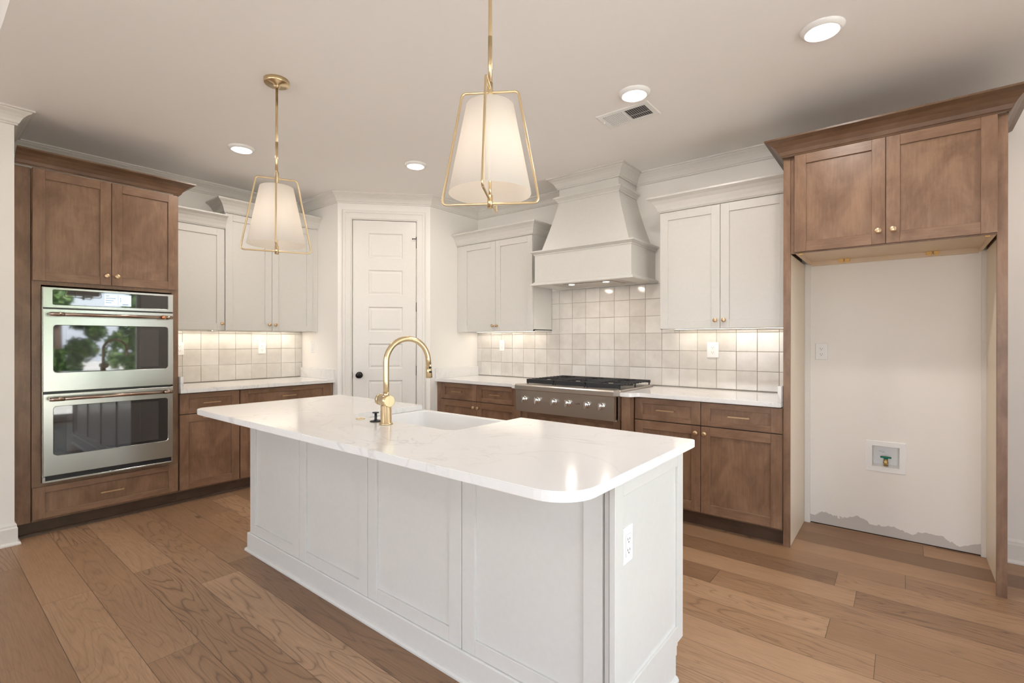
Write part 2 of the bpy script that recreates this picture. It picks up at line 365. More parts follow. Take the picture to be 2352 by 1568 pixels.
WALL = wall_paint('wall_paint', (.85, .82, .775)); WALLP = wall_paint('wall_paint_patched', (.85, .82, .775), True)
CEIL = wall_paint('ceiling_paint', (.885, .865, .845)); TRIM = simple('trim_paint', (.76, .73, .685), .32, bscale=60)
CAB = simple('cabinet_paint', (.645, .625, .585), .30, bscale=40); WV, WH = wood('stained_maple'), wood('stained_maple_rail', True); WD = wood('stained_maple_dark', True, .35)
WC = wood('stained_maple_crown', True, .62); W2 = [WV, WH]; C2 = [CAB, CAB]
GAP = simple('dark_gap', (.03, .018, .012), .8)
FLOOR = floor_mat(); QZ = quartz_mat(); TILE = tile_mat(); GROUT = simple('grout', (.30, .265, .225), .9, bump=.2)
BRASS = brushed('brushed_brass', (.72, .575, .36), .28, 'Z', 400); KNOBM = brushed('champagne_bronze', (.66, .48, .30), .3, 'X')
ROSE = brushed('brushed_bronze', (.40, .305, .25), .22, 'X'); COPPER = simple('copper', (.78, .36, .2), .25, 1)
STEEL = brushed('stainless', (.50, .495, .47), .24, 'Z', 500); STEELH = brushed('stainless_brushed', (.50, .455, .41), .30, 'Z', 500); CHROME = simple('chrome', (.8, .8, .8), .1, 1)
BLACK = simple('black_satin', (.012, .012, .013), .35); IRON = simple('cast_iron', (.018, .018, .02), .55, bump=.3, bscale=400); BLKMET = simple('oil_rubbed_black', (.015, .012, .011), .3, .6)
GLASS = simple('oven_glass', (.006, .007, .009), .03, 0, 1.0, coat=.6); INNER = simple('oven_inner_screen', (.035, .033, .035), .03, 0, 1.0, coat=.6)
CERAM = simple('fireclay', (.84, .83, .81), .08, coat=.3); PLAST = simple('white_plastic', (.85, .845, .83), .25); SLOT = simple('socket_slot', (.05, .05, .05), .5)
MAPLE = simple('raw_maple', (.70, .56, .40), .45, bscale=8); MELA = simple('raw_melamine', (.74, .64, .51), .4); YEL = simple('yellow_plastic', (.80, .52, .17), .35)
GREEN = simple('green_handle', (.0, .16, .10), .35); BRASSR = simple('rough_brass', (.6, .42, .18), .4, 1)
LENS = emis('led_lens', (1, .97, .92), 6.0); LEDM = emis('led_strip', (1, .9, .74), 7.0); BULB = emis('bulb', (1, .82, .6), 3.0)
SCREEN = emis('screen', (.55, .72, .88), .55); INKM = simple('screen_ink', (.10, .16, .24), .5); SHADE = shade_mat(); TRIMSEAM = simple('shade_seam', (.7, .66, .6), .8)
DARKV = simple('vent_dark', (.08, .08, .08), .7)

# ------------------------------------------------------------------ the room
H = 2.77; H2 = 3.1
DX = .0
struct('floor', G().box(-.2, RX + .1, BY - .1, .1, -.08, 0), FLOOR)
struct('ceiling', G().box(-.2, RX + .1, -3.8, .1, H, H2 + .1), CEIL)
struct('ceiling', G().box(-.2, RX + .1, BY - .1, -3.8, H2, H2 + .1), CEIL)
struct('wall_left', G().box(-.1, 0, -3.73, .1, 0, H), WALL)
struct('wall_back', G().box(0, 4.9 - .0, 0, .1, 0, H).box(5.11 - .0, RX, 0, .1, 0, H).box(4.9, 5.11, 0, .1, 0, .43).box(4.9, 5.11, 0, .1, .632, H), WALLP)
YR, XP1, XP2, YP2 = -1.385, .703, 1.318, -.718
P1 = Vector((XP1, YR)); P2 = Vector((XP2, YP2)); DL = (P2 - P1).length; DA = math.atan2(P2.y - P1.y, P2.x - P1.x)
struct('wall_pantry_left', G().prism([(0, YR), (XP1, YR), (XP1 - .07, YR + .1), (0, YR + .1)], 0, H), WALL)
struct('wall_pantry_right', G().prism([(XP2, 0), (XP2 - .1, 0), (XP2 - .1, YP2 + .04), (XP2, YP2)], 0, H), WALL)
wd = struct('wall_pantry_front', G().box(0, .125, .0, .1, 0, H).box(.775, DL, 0, .1, 0, H).box(.125, .775, 0, .1, 2.53, H), WALL)
wd.location = (XP1, YR, 0); wd.rotation_euler.z = DA
XW = .665
struct('wall_left_front', G().box(-.1, XW, BY, -3.645, 0, H2), WALL)
def wall_with_windows(name, horizontal, wins):
    g = G()
    if horizontal:   # rear wall, spans x
        cuts = [XW] + [v for a in wins for v in a] + [RX]
        for i in range(0, len(cuts), 2): g.box(cuts[i], cuts[i + 1], BY - .12, BY, 0, H2)
        for a, b in wins: g.box(a, b, BY - .12, BY, 0, SILL[a]).box(a, b, BY - .12, BY, WZ1, H2)
    else:
        cuts = [BY] + [v for a in wins for v in a] + [0]
        for i in range(0, len(cuts), 2): g.box(RX, RX + .12, cuts[i], cuts[i + 1], 0, H2)
        for a, b in wins: g.box(RX, RX + .12, a, b, 0, WZ0).box(RX, RX + .12, a, b, WZ1, H2)
    return struct(name, g, WALL)
wall_with_windows('wall_rear', True, FILL_WIN_B); wall_with_windows('wall_right', False, WIN_R)
m_, n_, l_, p_ = mat('window_glass')
tr = n_.new('ShaderNodeBsdfTransparent'); gl = n_.new('ShaderNodeBsdfGlossy'); gl.inputs['Roughness'].default_value = .0; fr = n_.new('ShaderNodeFresnel'); fr.inputs[0].default_value = 1.4
mxs = n_.new('ShaderNodeMixShader'); l_.new(fr.outputs[0], mxs.inputs[0]); l_.new(tr.outputs[0], mxs.inputs[1]); l_.new(gl.outputs[0], mxs.inputs[2]); l_.new(mxs.outputs[0], n_['Material Output'].inputs[0])
WGLASS = m_
wi = 0
for horizontal, wins in ((False, WIN_R), (True, FILL_WIN_B)):
    for a, b in wins:
        wi += 1; g = G(); f = .05; mid = (a + b) / 2; WZ0 = SILL[a] if horizontal else .06
        segs = [(a, a + f, WZ0, WZ1), (b - f, b, WZ0, WZ1), (mid - f / 2, mid + f / 2, WZ0, WZ1), (a, b, WZ0, WZ0 + f), (a, b, WZ1 - f, WZ1)]
        for u0, u1, z0, z1 in segs:
            if horizontal: g.box(u0, u1, BY - .09, BY - .03, z0, z1)
            else: g.box(RX + .03, RX + .09, u0, u1, z0, z1)
        wf = struct('window_%d' % wi, g, TRIM)
        pg = G().box(a + f, b - f, BY - .063, BY - .057, WZ0 + f, WZ1 - f) if horizontal else G().box(RX + .057, RX + .063, a + f, b - f, WZ0 + f, WZ1 - f)
        obj('window_pane', pg, WGLASS, wf)

# crown moulding profile (out from wall, height), hugging ceiling
def crown_prof(h0, h1, pr):
    dh = h1 - h0
    return [(0, h0), (pr * .16, h0), (pr * .16, h0 + dh * .10), (pr * .24, h0 + dh * .16), (pr * .30, h0 + dh * .30), (pr * .42, h0 + dh * .50), (pr * .60, h0 + dh * .68), (pr * .80, h0 + dh * .80), (pr * .86, h0 + dh * .88), (pr, h0 + dh * .90), (pr, h1), (0, h1)]
CP = crown_prof(H - .095, H, .088)
HX0, HX1, HYC = 2.645, 3.235, -.346      # hood chimney
path = [(XW, -3.8), (XW, -3.645), (0, -3.645), (0, YR), (XP1, YR), (XP2, YP2), (XP2, 0), (HX0, 0)]
struct('trim_1', G().sweep(CP, path, side=-1), TRIM)
struct('trim_2', G().sweep(CP, [(HX1, 0), (RX, 0)], side=-1), TRIM)
# baseboards
BP = [(0, 0), (.028, 0), (.028, .008), (.022, .018), (.014, .02), (.014, .105), (.010, .115), (.010, .125), (.005, .137), (0, .137)]
struct('baseboard_left', G().sweep(BP, [(XW, BY), (XW, -3.645), (.60, -3.645)], side=-1), TRIM)
struct('baseboard_right', G().sweep(BP, [(5.512, 0), (RX, 0)], side=-1), TRIM)
# a thin dark joint where the cut wallboard stops above the floor in the fridge recess
struct('trim_3', G().box(4.576, 5.462, -.002, 0, 0, .006), GAP)

# pantry door, local frame: x along the diagonal wall, -y into the room
dg = G().box(.1425, .292, .012, .047, .01, 2.512).box(.634, .7655, .012, .047, .01, 2.512).box(.292, .634, .024, .047, .01, 2.512)
zz = [2.512] + [v for k in range(6) for v in (2.388 - .371 * k, 2.134 - .371 * k)] + [.01]
for k in range(0, 14, 2): dg.box(.292, .634, .012, .047, zz[k + 1], zz[k])
door = struct('door_1', dg, TRIM)
door.location = (XP1, YR, 0); door.rotation_euler.z = DA
# panels: raised fields set in shallow grooves
for k in range(6):
    z1 = 2.388 - .371 * k; z0 = z1 - .254; x0, x1 = .292, .634
    g = G()
    prf = [(0, .0), (-.005, .0), (-.014, .0055), (-.020, .0055), (-.020, -.001), (0, -.001)]
    loopA = [(x0, .012, z0), (x1, .012, z0), (x1, .012, z1), (x0, .012, z1)]
    def rect(i, y): return [(x0 + i, y, z0 + i), (x1 - i, y, z0 + i), (x1 - i, y, z1 - i), (x0 + i, y, z1 - i)]
    g.hull_loops([rect(0, .0122), rect(.003, .0128), rect(.011, .0215), rect(.018, .0215), rect(.034, .0165)], cap0=False)
    obj('door_panel', g, TRIM, door)
g = G(); g.lathe([(.001, .012), (.033, .012), (.033, .004), (.028, -.002), (.012, -.004), (.012, -.03), (.02, -.036), (.027, -.046), (.0275, -.058), (.02, -.067), (.001, -.069)], c=(.207, 0, .958), axis='Y')
obj('door_knob', g, BLKMET, door)
obj('latch_plate', G().box(.128, .1415, .004, .010, .925, .99), BLKMET, door)
for zc in (2.29, 1.645, 1.0, .36):
    obj('hinge', G().cyl((.771, .004, zc - .047), (.771, .004, zc + .047), .006, n=12).box(.7655, .777, .006, .012, zc - .045, zc + .045), BLKMET, door)
obj('hinge_stop', G().cyl((.771, .004, 2.34), (.735, -.02, 2.335), .004, n=10).cyl((.771, .004, 2.335), (.771, .004, 2.36), .007, n=12).cyl((.735, -.02, 2.335), (.73, -.018, 2.334), .007, n=12), BLKMET, door)
# jamb and casing
g = G().box(.125, .139, -.0, .1, 0, 2.53).box(.770, .775, .01, .1, 0, 2.53).box(.125, .775, 0, .1, 2.516, 2.53)
g.box(.139, .150, .05, .1, 0, 2.52).box(.76, .771, .05, .1, 0, 2.52).box(.139, .775, .05, .1, 2.505, 2.52)
cpr = [(0, 0), (0, .010), (.008, .014), (.012, .012), (.055, .016), (.060, .021), (.080, .023), (.085, .019), (.085, 0)]
g.sweep(cpr, [(.133, 0), (.133, 2.522), (.772, 2.522), (.772, 0)], side=1, mapf=lambda v: Vector((v.x, -v.z, v.y)))
tr4 = struct('trim_4', g, TRIM); tr4.location = (XP1, YR, 0); tr4.rotation_euler.z = DA

# ------------------------------------------------------------------ cabinet pieces (local: x right, -y out, z up)
def shaker(g, x0, x1, z0, z1, yf, th=.02, st=.062, rec=.0105, rail=None, b=.0012):
    rail = rail or st
    g.box(x0, x0 + st, yf, yf + th, z0, z1, b, 0); g.box(x1 - st, x1, yf, yf + th, z0, z1, b, 0)
    g.box(x0 + st, x1 - st, yf + .0002, yf + th, z0, z0 + rail, b, 1); g.box(x0 + st, x1 - st, yf + .0002, yf + th, z1 - rail, z1, b, 1)
    g.box(x0 + st - .004, x1 - st + .004, yf + rec, yf + th - .002, z0 + rail - .004, z1 - rail + .004, 0, 0)
    return g
def knob(parent, x, z, yf):
    g = G().lathe([(.001, yf), (.0075, yf), (.006, yf - .004), (.005, yf - .014), (.0135, yf - .018), (.0155, yf - .021), (.0155, yf - .026), (.0135, yf - .0285), (.001, yf - .0285)], c=(x, 0, z), axis='Y', n=28)
    return obj('knob', g, KNOBM, parent)
def pull(parent, x, z, yf, L=.135):
    g = G().box(x - L / 2, x + L / 2, yf - .031, yf - .024, z - .0045, z + .0045, .0022, 0, 2)
    for s in (-1, 1): g.cyl((x + s * (L / 2 - .012), yf, z), (x + s * (L / 2 - .012), yf - .026, z), .0045, n=12)
    return obj('handle', g, KNOBM, parent)
def door_(par, x0, x1, z0, z1, yf, mats, kx=None, kz=None, bar=None, st=.062, name='door'):
    d = obj(name, shaker(G(), x0, x1, z0, z1, yf, st=st), mats, par)
    if kx is not None: knob(d, kx, kz, yf)
    if bar: pull(d, bar[0], bar[1], yf)
    return d
def drawer_(par, x0, x1, z0, z1, yf, mats, st=.05):
    d = obj('drawer', shaker(G(), x0, x1, z0, z1, yf, st=.062, rail=.040), mats, par)
    pull(d, (x0 + x1) / 2, (z0 + z1) / 2, yf); return d
def cab_crown(g, path, z0, z1, pr, side=-1):
    dh = z1 - z0
    prof = [(0, z0), (.004, z0), (.007, z0 + .006), (.012, z0 + dh * .1), (.020, z0 + dh * .3), (pr * .42, z0 + dh * .55), (pr * .68, z0 + dh * .75), (pr - .003, z0 + dh * .88), (pr, z0 + dh * .9), (pr, z1), (pr - .016, z1), (pr * .4, z0 + dh * .72), (.006, z0 + dh * .35), (0, z0 + dh * .3)]
    return g.sweep(prof, path, side=side)

# ---- tall oven cabinet (left wall).  local x = world y
RL = PI / 2
t = thing('oven_cabinet', 'tall brown wood cabinet built around the double oven beside the left wall end', 'cabinet', (.0015, -3.64, 0), RL)
WO = .915; yF = -.605                       # carcass front
obj('filler_strip', G().box(.0, .076, yF + .0, yF + .02, .1, 2.44, .001), W2, t)
g = G().box(.08, WO, yF, -.0, .1, .352, .0).box(.08, WO, yF, 0, 1.675, 2.44)
g.box(.08, .125, yF, 0, .352, 1.675).box(WO - .045, WO, yF, 0, .352, 1.675).box(.125, WO - .045, -.03, 0, .352, 1.675)
obj('carcass', g, W2, t)
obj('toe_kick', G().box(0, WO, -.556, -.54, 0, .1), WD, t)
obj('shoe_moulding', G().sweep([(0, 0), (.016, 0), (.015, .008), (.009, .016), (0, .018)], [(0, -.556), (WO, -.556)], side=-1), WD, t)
fy = yF - .02; mid = .494
door_(t, .083, mid - .0015, 1.70, 2.442, fy, W2, mid - .03, 1.765)
door_(t, mid + .0015, .905, 1.70, 2.442, fy, W2, mid + .03, 1.765)
drawer_(t, .081, .908, .116, .327, fy, W2)
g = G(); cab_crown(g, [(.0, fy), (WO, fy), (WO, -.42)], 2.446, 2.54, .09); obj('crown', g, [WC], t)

# ---- double wall oven
ov = thing('wall_oven', 'stainless steel double wall oven with dark glass doors and bronze handles', 'oven', (.0015, -3.64, 0), RL)
ox0, ox1 = .128, .867; oy = -.655
def steel_front(g, x0, x1, z0, z1, yf, th, wx0, wx1, wz0, wz1, r=.015):
    """a front with a rounded window opening: outer/inner loops bridged"""
    n = 6
    def L(x0, x1, z0, z1, r, y): return [(p[0], y, p[1]) for p in rrect(x0, x1, z0, z1, r, n)]
    g.hull_loops([L(x0, x1, z0, z1, .002, yf + th), L(x0, x1, z0, z1, .002, yf + .003), L(x0 + .003, x1 - .003, z0 + .003, z1 - .003, .002, yf),
                  L(wx0, wx1, wz0, wz1, r, yf), L(wx0 + .003, wx1 - .003, wz0 + .003, wz1 - .003, r, yf + .004), L(wx0 + .003, wx1 - .003, wz0 + .003, wz1 - .003, r, yf + th)], cap0=False, cap1=False)
    return g
obj('housing', G().box(ox0 + .006, ox1 - .006, -.635, -.04, .358, 1.655).box(ox0 - .002, ox1 + .002, -.632, -.6255, .354, 1.66), STEELH, ov)
cp = obj('control_panel', steel_front(G(), ox0, ox1, 1.522, 1.660, oy, .02, .175, .835, 1.541, 1.645, .008), STEEL, ov)
obj('panel_glass', G().box(.170, .840, oy + .004, oy + .018, 1.538, 1.648), GLASS, cp)
sc_ = obj('screen', G().box(.447, .602, oy + .0025, oy + .0038, 1.553, 1.632), SCREEN, cp)
g = G()
for k in range(4): g.box(.455, .475 + .012 * ((k * 7) % 4), oy + .0021, oy + .0024, 1.62 - k * .016, 1.623 - k * .016)
g.box(.5245, .5255, oy + .0021, oy + .0024, 1.556, 1.630)
for k in range(3): g.box(.536, .541, oy + .0021, oy + .0024, 1.604 - k * .011, 1.6085 - k * .011)
g.box(.55, .585, oy + .0021, oy + .0024, 1.562, 1.566)
obj('screen_text', g, INKM, sc_)
def oven_door(z0, z1, wz0, wz1, hz, badge):
    d = obj('oven_door', steel_front(G(), ox0, ox1, z0, z1, oy, .03, .178, .835, wz0, wz1, .02), STEEL, ov)
    gl = obj('door_glass', G().box(.173, .840, oy + .005, oy + .024, wz0 - .004, wz1 + .004), GLASS, d)
    obj('inner_window', G().box(.245, .772, oy + .0035, oy + .0045, wz0 + .022, wz1 - .022, .0), INNER, d)
    hd = obj('handle', G().cyl((.152, oy - .058, hz), (.845, oy - .058, hz), .0115, n=28, bev=.001).cyl((.160, oy - .058, hz), (.225, oy - .058, hz), .0132, n=28).cyl((.79, oy - .058, hz), (.845, oy - .058, hz), .0132, n=28), ROSE, d)
    for a, b in ((.157, .180), (.817, .840)):
        g = G(); g.hull_loops([[(a, oy, hz - .014), (b, oy, hz - .014), (b, oy, hz + .014), (a, oy, hz + .014)], [(a + .002, oy - .055, hz - .011), (b - .002, oy - .055, hz - .011), (b - .002, oy - .055, hz + .011), (a + .002, oy - .055, hz + .011)]])
        obj('handle_bracket', g, ROSE, d)
    if badge: obj('handle_ring', G().cyl((.775, oy - .058, hz), (.80, oy - .058, hz), .0145, n=28, bev=.001), COPPER, hd)
    return d
oven_door(.960, 1.514, 1.085, 1.408, 1.478, True)
oven_door(.398, .945, .527, .862, .912, False)
obj('vent_trim', G().box(ox0 - .002, ox1, oy + .006, oy + .02, .354, .366, .001).box(ox0 - .002, ox0 + .012, oy + .006, oy + .02, .366, .392).box(ox1 - .012, ox1, oy + .006, oy + .02, .366, .392), STEEL, ov)
obj('vent_slot', G().box(ox0 + .012, ox1 - .012, oy + .012, oy + .022, .366, .396), BLACK, ov)
for a_, b_ in ((.945, .960), (1.514, 1.522)): obj('door_gap', G().box(ox0 + .002, ox1 - .002, oy + .01, oy + .02, a_, b_), BLACK, ov)

# ---- base cabinets
def base(name_label, loc, rot, W, parts, dep=.607, end_l=0.0, end_r=0.0, toe=True, name='base_cabinet', shoe=False, back=.004):
    t = thing(name, name_label, 'cabinet', loc, rot)
    g = G().box(0, W, -dep, -back, .1, .8815); obj('carcass', g, W2, t)
    # dark reveal between the fronts
    obj('face_shadow_gap', G().box(end_l + .001, W - end_r - .001, -dep - .0015, -dep, .112, .880), GAP, t)
    if end_l: obj('filler_strip', G().box(0, end_l, -dep - .014, -dep, .1, .8815, .001), W2, t)
    if end_r: obj('filler_strip', G().box(W - end_r, W, -dep - .014, -dep, .1, .8815, .001), W2, t)
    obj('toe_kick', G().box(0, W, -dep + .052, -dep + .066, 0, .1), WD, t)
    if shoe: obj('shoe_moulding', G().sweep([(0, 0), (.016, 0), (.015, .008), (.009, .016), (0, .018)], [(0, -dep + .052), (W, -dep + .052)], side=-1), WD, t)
    for p in parts:
        k, x0, x1 = p[:3]
        if k == 'drawer': drawer_(t, x0, x1, .716, .877, -dep - .022, W2)
        elif k == 'door': door_(t, x0, x1, .114, .710, -dep - .022, W2, *p[3:])
    return t
base('brown base cabinet with one drawer over a pull-out door, next to the double oven', (.0, -2.7235, 0), RL, .4515,
     [('drawer', .003, .448), ('door', .003, .448, None, None, (.2255, .678))], shoe=True, back=.0015)
base('wide brown base cabinet in the left run ending at the pantry wall, one long drawer', (.0, -2.2705, 0), RL, .884,
     [('drawer', .003, .838), ('door', .003, .419, .395, .66), ('door', .422, .838, .446, .66)], end_r=.042, shoe=True, back=.0015)
base('brown base cabinet with two drawers, left of the gas rangetop', (XP2 + .0015, 0, 0), 0, 1.074,
     [('drawer', .063, .561), ('drawer', .566, 1.062), ('door', .063, .561, .535, .655), ('door', .566, 1.062, .592, .655)], end_l=.06, back=.0095)
base('brown base cabinet with two drawers and two doors, between rangetop and fridge recess', (3.509, 0, 0), 0, .9895,
     [('drawer', .003, .487), ('drawer', .491, .9885), ('door', .003, .487, .459, .663), ('door', .491, .9885, .518, .663)], back=.0095)
# bump-out cabinet that carries the rangetop
t = thing('range_base_cabinet', 'brown cabinet projecting under the gas rangetop between two wood posts', 'cabinet', (2.3945, 0, 0), 0)
obj('carcass', G().box(.04, 1.075, -.655, -.0095, .1, .70), W2, t)
obj('post', G().box(.003, .078, -.70, -.0095, .06, .8815, .0015), W2, t)
obj('post', G().box(1.040, 1.108, -.70, -.0095, .06, .8815, .0015), W2, t)
drawer_(t, .082, 1.028, .408, .695, -.685, W2); drawer_(t, .082, 1.028, .115, .403, -.685, W2)
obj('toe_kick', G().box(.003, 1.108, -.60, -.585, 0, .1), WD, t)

# ---- worktops
def slab(pts, z0=.884, z1=.914, b=.0025):
    out = fillet([(p[0], p[1], 0) for p in pts], [p[2] if len(p) > 2 else 0 for p in pts], 8, True)
    return G().prism([(p.x, p.y) for p in out], z0, z1, b)
wl_ = thing('worktop', 'white quartz worktop on the left cabinet run beside the oven tower', 'worktop', (0, 0, 0))
obj('slab', slab([(.0095, -2.722), (.655, -2.722), (.655, YR - .001), (.0095, YR - .001)]), QZ, wl_)
obj('upstand', G().box(.0095, .652, -2.722, -2.702, .9141, 1.017, .0015), QZ, wl_)
obj('upstand', G().box(.0095, .652, YR - .021, YR - .001, .9141, 1.017, .0015), QZ, wl_)
wr_ = thing('worktop', 'white quartz worktop along the range wall with notch for the rangetop', 'worktop', (0, 0, 0))
CX0, CX1 = 2.508, 3.432
obj('slab', slab([(XP2 + .001, -.0095), (XP2 + .001, -.655), (2.365, -.655, .02), (2.385, -.722, .02), (CX0 - .002, -.722), (CX0 - .002, -.097), (CX1 + .002, -.097), (CX1 + .002, -.722), (3.515, -.722, .03), (3.55, -.655, .03), (4.498, -.655), (4.498, -.0095)]), QZ, wr_)
obj('upstand', G().box(XP2 + .001, XP2 + .021, -.652, -.0095, .9141, 1.017, .0015), QZ, wr_)
obj('upstand', G().box(4.478, 4.498, -.652, -.0095, .9141, 1.017, .0015), QZ, wr_)

# ---- tiled backsplashes: one mesh each, every tile its own slightly tilted face
def tiles(u_lo, u_hi, z_lo, z_hi, u_off, z_off, mapf, holes=(), pitch=.15):
    g = G(); b = bmesh.new()
    k0 = math.floor((u_lo - u_off) / pitch); k1 = math.ceil((u_hi - u_off) / pitch)
    j0 = math.floor((z_lo - z_off) / pitch); j1 = math.ceil((z_hi - z_off) / pitch)
    for k in range(k0, k1):
        for j in range(j0, j1):
            a0, a1 = max(u_lo, u_off + k * pitch + .0007), min(u_hi, u_off + (k + 1) * pitch - .0007)
            c0, c1 = max(z_lo, z_off + j * pitch + .0007), min(z_hi, z_off + (j + 1) * pitch - .0007)
            a0 += random.uniform(0, .0014); a1 -= random.uniform(0, .0014); c0 += random.uniform(0, .0014); c1 -= random.uniform(0, .0014)
            if a1 - a0 < .006 or c1 - c0 < .006: continue
            tl = [random.uniform(-.0009, .0009) for _ in range(4)]
            f = [(a0, c0, 0), (a1, c0, 1), (a1, c1, 2), (a0, c1, 3)]
            back = [b.verts.new(mapf(x, .002, z)) for x, z, i in f]; side = [b.verts.new(mapf(x, .0062 + tl[i], z)) for x, z, i in f]
            e = .0022; ins = [(a0 + e, c0 + e, 0), (a1 - e, c0 + e, 1), (a1 - e, c1 - e, 2), (a0 + e, c1 - e, 3)]
            top = [b.verts.new(mapf(x, .0078 + tl[i], z)) for x, z, i in ins]
            for i in range(4):
                b.faces.new((back[i], back[(i + 1) % 4], side[(i + 1) % 4], side[i])); b.faces.new((side[i], side[(i + 1) % 4], top[(i + 1) % 4], top[i]))
            b.faces.new(top); b.faces.new(back[::-1])
    bmesh.ops.recalc_face_normals(b, faces=b.faces)
    return g._merge(b, 0)
tb = thing('tile_backsplash', 'square cream glazed tile backsplash on the left wall under the white wall cabinets', 'backsplash', (0, 0, 0))
obj('tiles', tiles(-2.722, YR - .001, .9145, 1.392, -2.36, .92, lambda u, d, z: (d, u, z)), TILE, tb)
obj('grout_bed', G().box(.0005, .0045, -2.722, YR - .001, .9145, 1.392), GROUT, tb)
tb = thing('tile_backsplash', 'square cream glazed tile backsplash on the range wall behind the gas rangetop', 'backsplash', (0, 0, 0))
g = tiles(XP2 + .001, 4.498, .9145, 1.37, 2.425, .92, lambda u, d, z: (u, -d, z))
g.bm.from_mesh((lambda me: me)(obj('tmp_tiles', tiles(2.3365, 3.5855, 1.37, 1.80, 2.425, .92, lambda u, d, z: (u, -d, z)), TILE).data))
tmp = bpy.data.objects['tmp_tiles']; bpy.data.objects.remove(tmp)
g2 = tiles(XP2 + .001, 2.3365, 1.37, 1.393, 2.425, .92, lambda u, d, z: (u, -d, z)); me = bpy.data.meshes.new('x'); g2.bm.to_mesh(me); g.bm.from_mesh(me)
g2 = tiles(3.5855, 4.498, 1.37, 1.393, 2.425, .92, lambda u, d, z: (u, -d, z)); me = bpy.data.meshes.new('x'); g2.bm.to_mesh(me); g.bm.from_mesh(me)
obj('tiles', g, TILE, tb)
obj('grout_bed', G().box(XP2 + .001, 4.498, -.0045, -.0005, .9145, 1.393).box(2.3365, 3.5855, -.0045, -.0005, 1.393, 1.80), GROUT, tb)

# ---- wall cabinets
def upper(label, loc, rot, W, z0, z1, doors, crown, dep=.315, fl=0.0, fr=0.0, rail=True):
    t = thing('wall_cabinet', label, 'cabinet', loc, rot)
    g = G().box(0, W, -dep, -.001, z0 + .012, z1 + .03); g.box(0, W, -dep, -dep + .018, z0, z0 + .02).box(0, .018, -dep, -.001, z0, z0 + .02).box(W - .018, W, -dep, -.001, z0, z0 + .02)
    obj('carcass', g, C2, t)
    if fl: obj('filler_strip', G().box(0, fl, -dep - .012, -dep, z0, z1 + .01, .001), CAB, t)
    if fr: obj('filler_strip', G().box(W - fr, W, -dep - .012, -dep, z0, z1 + .01, .001), CAB, t)
    for d in doors: door_(t, d[0], d[1], z0 + .004, z1, -dep - .021, C2, d[2], z0 + .062)
    g = G(); cab_crown(g, crown, z1 + .004, z1 + .118, .082); obj('crown', g, CAB, t)
    return t
yy = -.336
upper('shorter white wall cabinet with one door, tucked against the brown oven tower', (0, -2.7235, 0), RL, .4425, 1.393, 2.301, [(.003, .4395, .415)],
      [(0, yy), (.4425, yy)])
upper('taller white wall cabinet with two doors, between shorter cabinet and pantry wall', (0, -2.2795, 0), RL, .893, 1.393, 2.452, [(.003, .417, .39), (.42, .835, .447)],
      [(0, -.12), (0, yy), (.893, yy)], fr=.054)
upper('white two-door wall cabinet left of the range hood', (XP2 + .0015, 0, 0), 0, 1.0155, 1.393, 2.316, [(.084, .547, .521), (.550, 1.0125, .576)],
      [(0, yy), (1.0155, yy), (1.0155, -.001)], fl=.08)
upper('white two-door wall cabinet between range hood and brown fridge surround', (3.587, 0, 0), 0, .911, 1.393, 2.309, [(.003, .4555, .427), (.4585, .908, .487)],
      [(0, -.001), (0, yy), (.911, yy)])

# ---- under-cabinet LED strips
def led(label, loc, rot, L, power):
    t = thing('under_cabinet_light', label, 'light', loc, rot)
    obj('housing', G().box(0, L, -.010, .010, .004, .0085), PLAST, t); obj('led_strip', G().box(.004, L - .004, -.006, .006, .0015, .004), LEDM, t)
    n = 2
    for k in range(n):
        a = area('led_light', (L * (k + .5) / n, 0, -.001), L / n, .012, power / n, (1, .89, .76), (0, 0, 0)); a.parent = t
    return t
led('glowing LED strip beneath the white cabinets on the left wall', (.10, -2.70, 1.3955), RL, 1.22, LED_POWER * 2.2)
led('glowing LED strip beneath the white cabinet left of the hood', (1.40, -.10, 1.3955), 0, .86, LED_POWER)
led('glowing LED strip beneath the white cabinet beside the fridge surround', (3.62, -.10, 1.3955), 0, .85, LED_POWER)

# ---- fridge surround
fs = thing('fridge_surround', 'tall brown wood fridge surround with two-door cabinet over an empty recess', 'cabinet', (0, 0, 0))
XL0, XL1, XL2, XR0, XR1 = 4.5005, 4.540, 4.565, 5.467, 5.507
obj('side_panel', G().box(XL0, XL0 + .019, -.58, -.001, .0, 2.45, .0, 0).box(XL0, XL1, -.597, -.577, 0, 2.45, .001, 0), W2, fs)
obj('side_panel', G().box(XR1 - .019, XR1, -.58, -.001, .0, 2.45, .0, 0).box(XR0, XR1, -.597, -.577, 0, 2.45, .001, 0), W2, fs)
obj('panel_lining', G().box(XL0 + .019, XL1 - .001, -.577, -.001, .002, 1.85), MELA, fs)
obj('panel_lining', G().box(XR1 - .022, XR1 - .019, -.577, -.001, .002, 1.85), MELA, fs)
obj('nailer', G().box(XL1, XL2 + .008, -.018, -.001, .0, 1.86), TRIM, fs)
obj('nailer', G().box(XR0 - .003, XR1 - .022, -.018, -.001, .0, 1.86), TRIM, fs)
obj('carcass', G().box(XL2, XR0, -.606, -.001, 1.875, 2.45).box(XL1 - .001, XL2, -.59, -.57, 1.85, 2.45).box(XL2, XR0, -.606, -.588, 1.848, 1.88), W2, fs)
obj('cabinet_floor', G().box(XL2, XR0, -.588, -.001, 1.868, 1.875).box(XL2, XL2 + .016, -.588, -.001, 1.848, 1.868).box(XR0 - .016, XR0, -.588, -.001, 1.848, 1.868).box(XL2 + .016, XR0 - .016, -.02, -.001, 1.838, 1.868), MAPLE, fs)
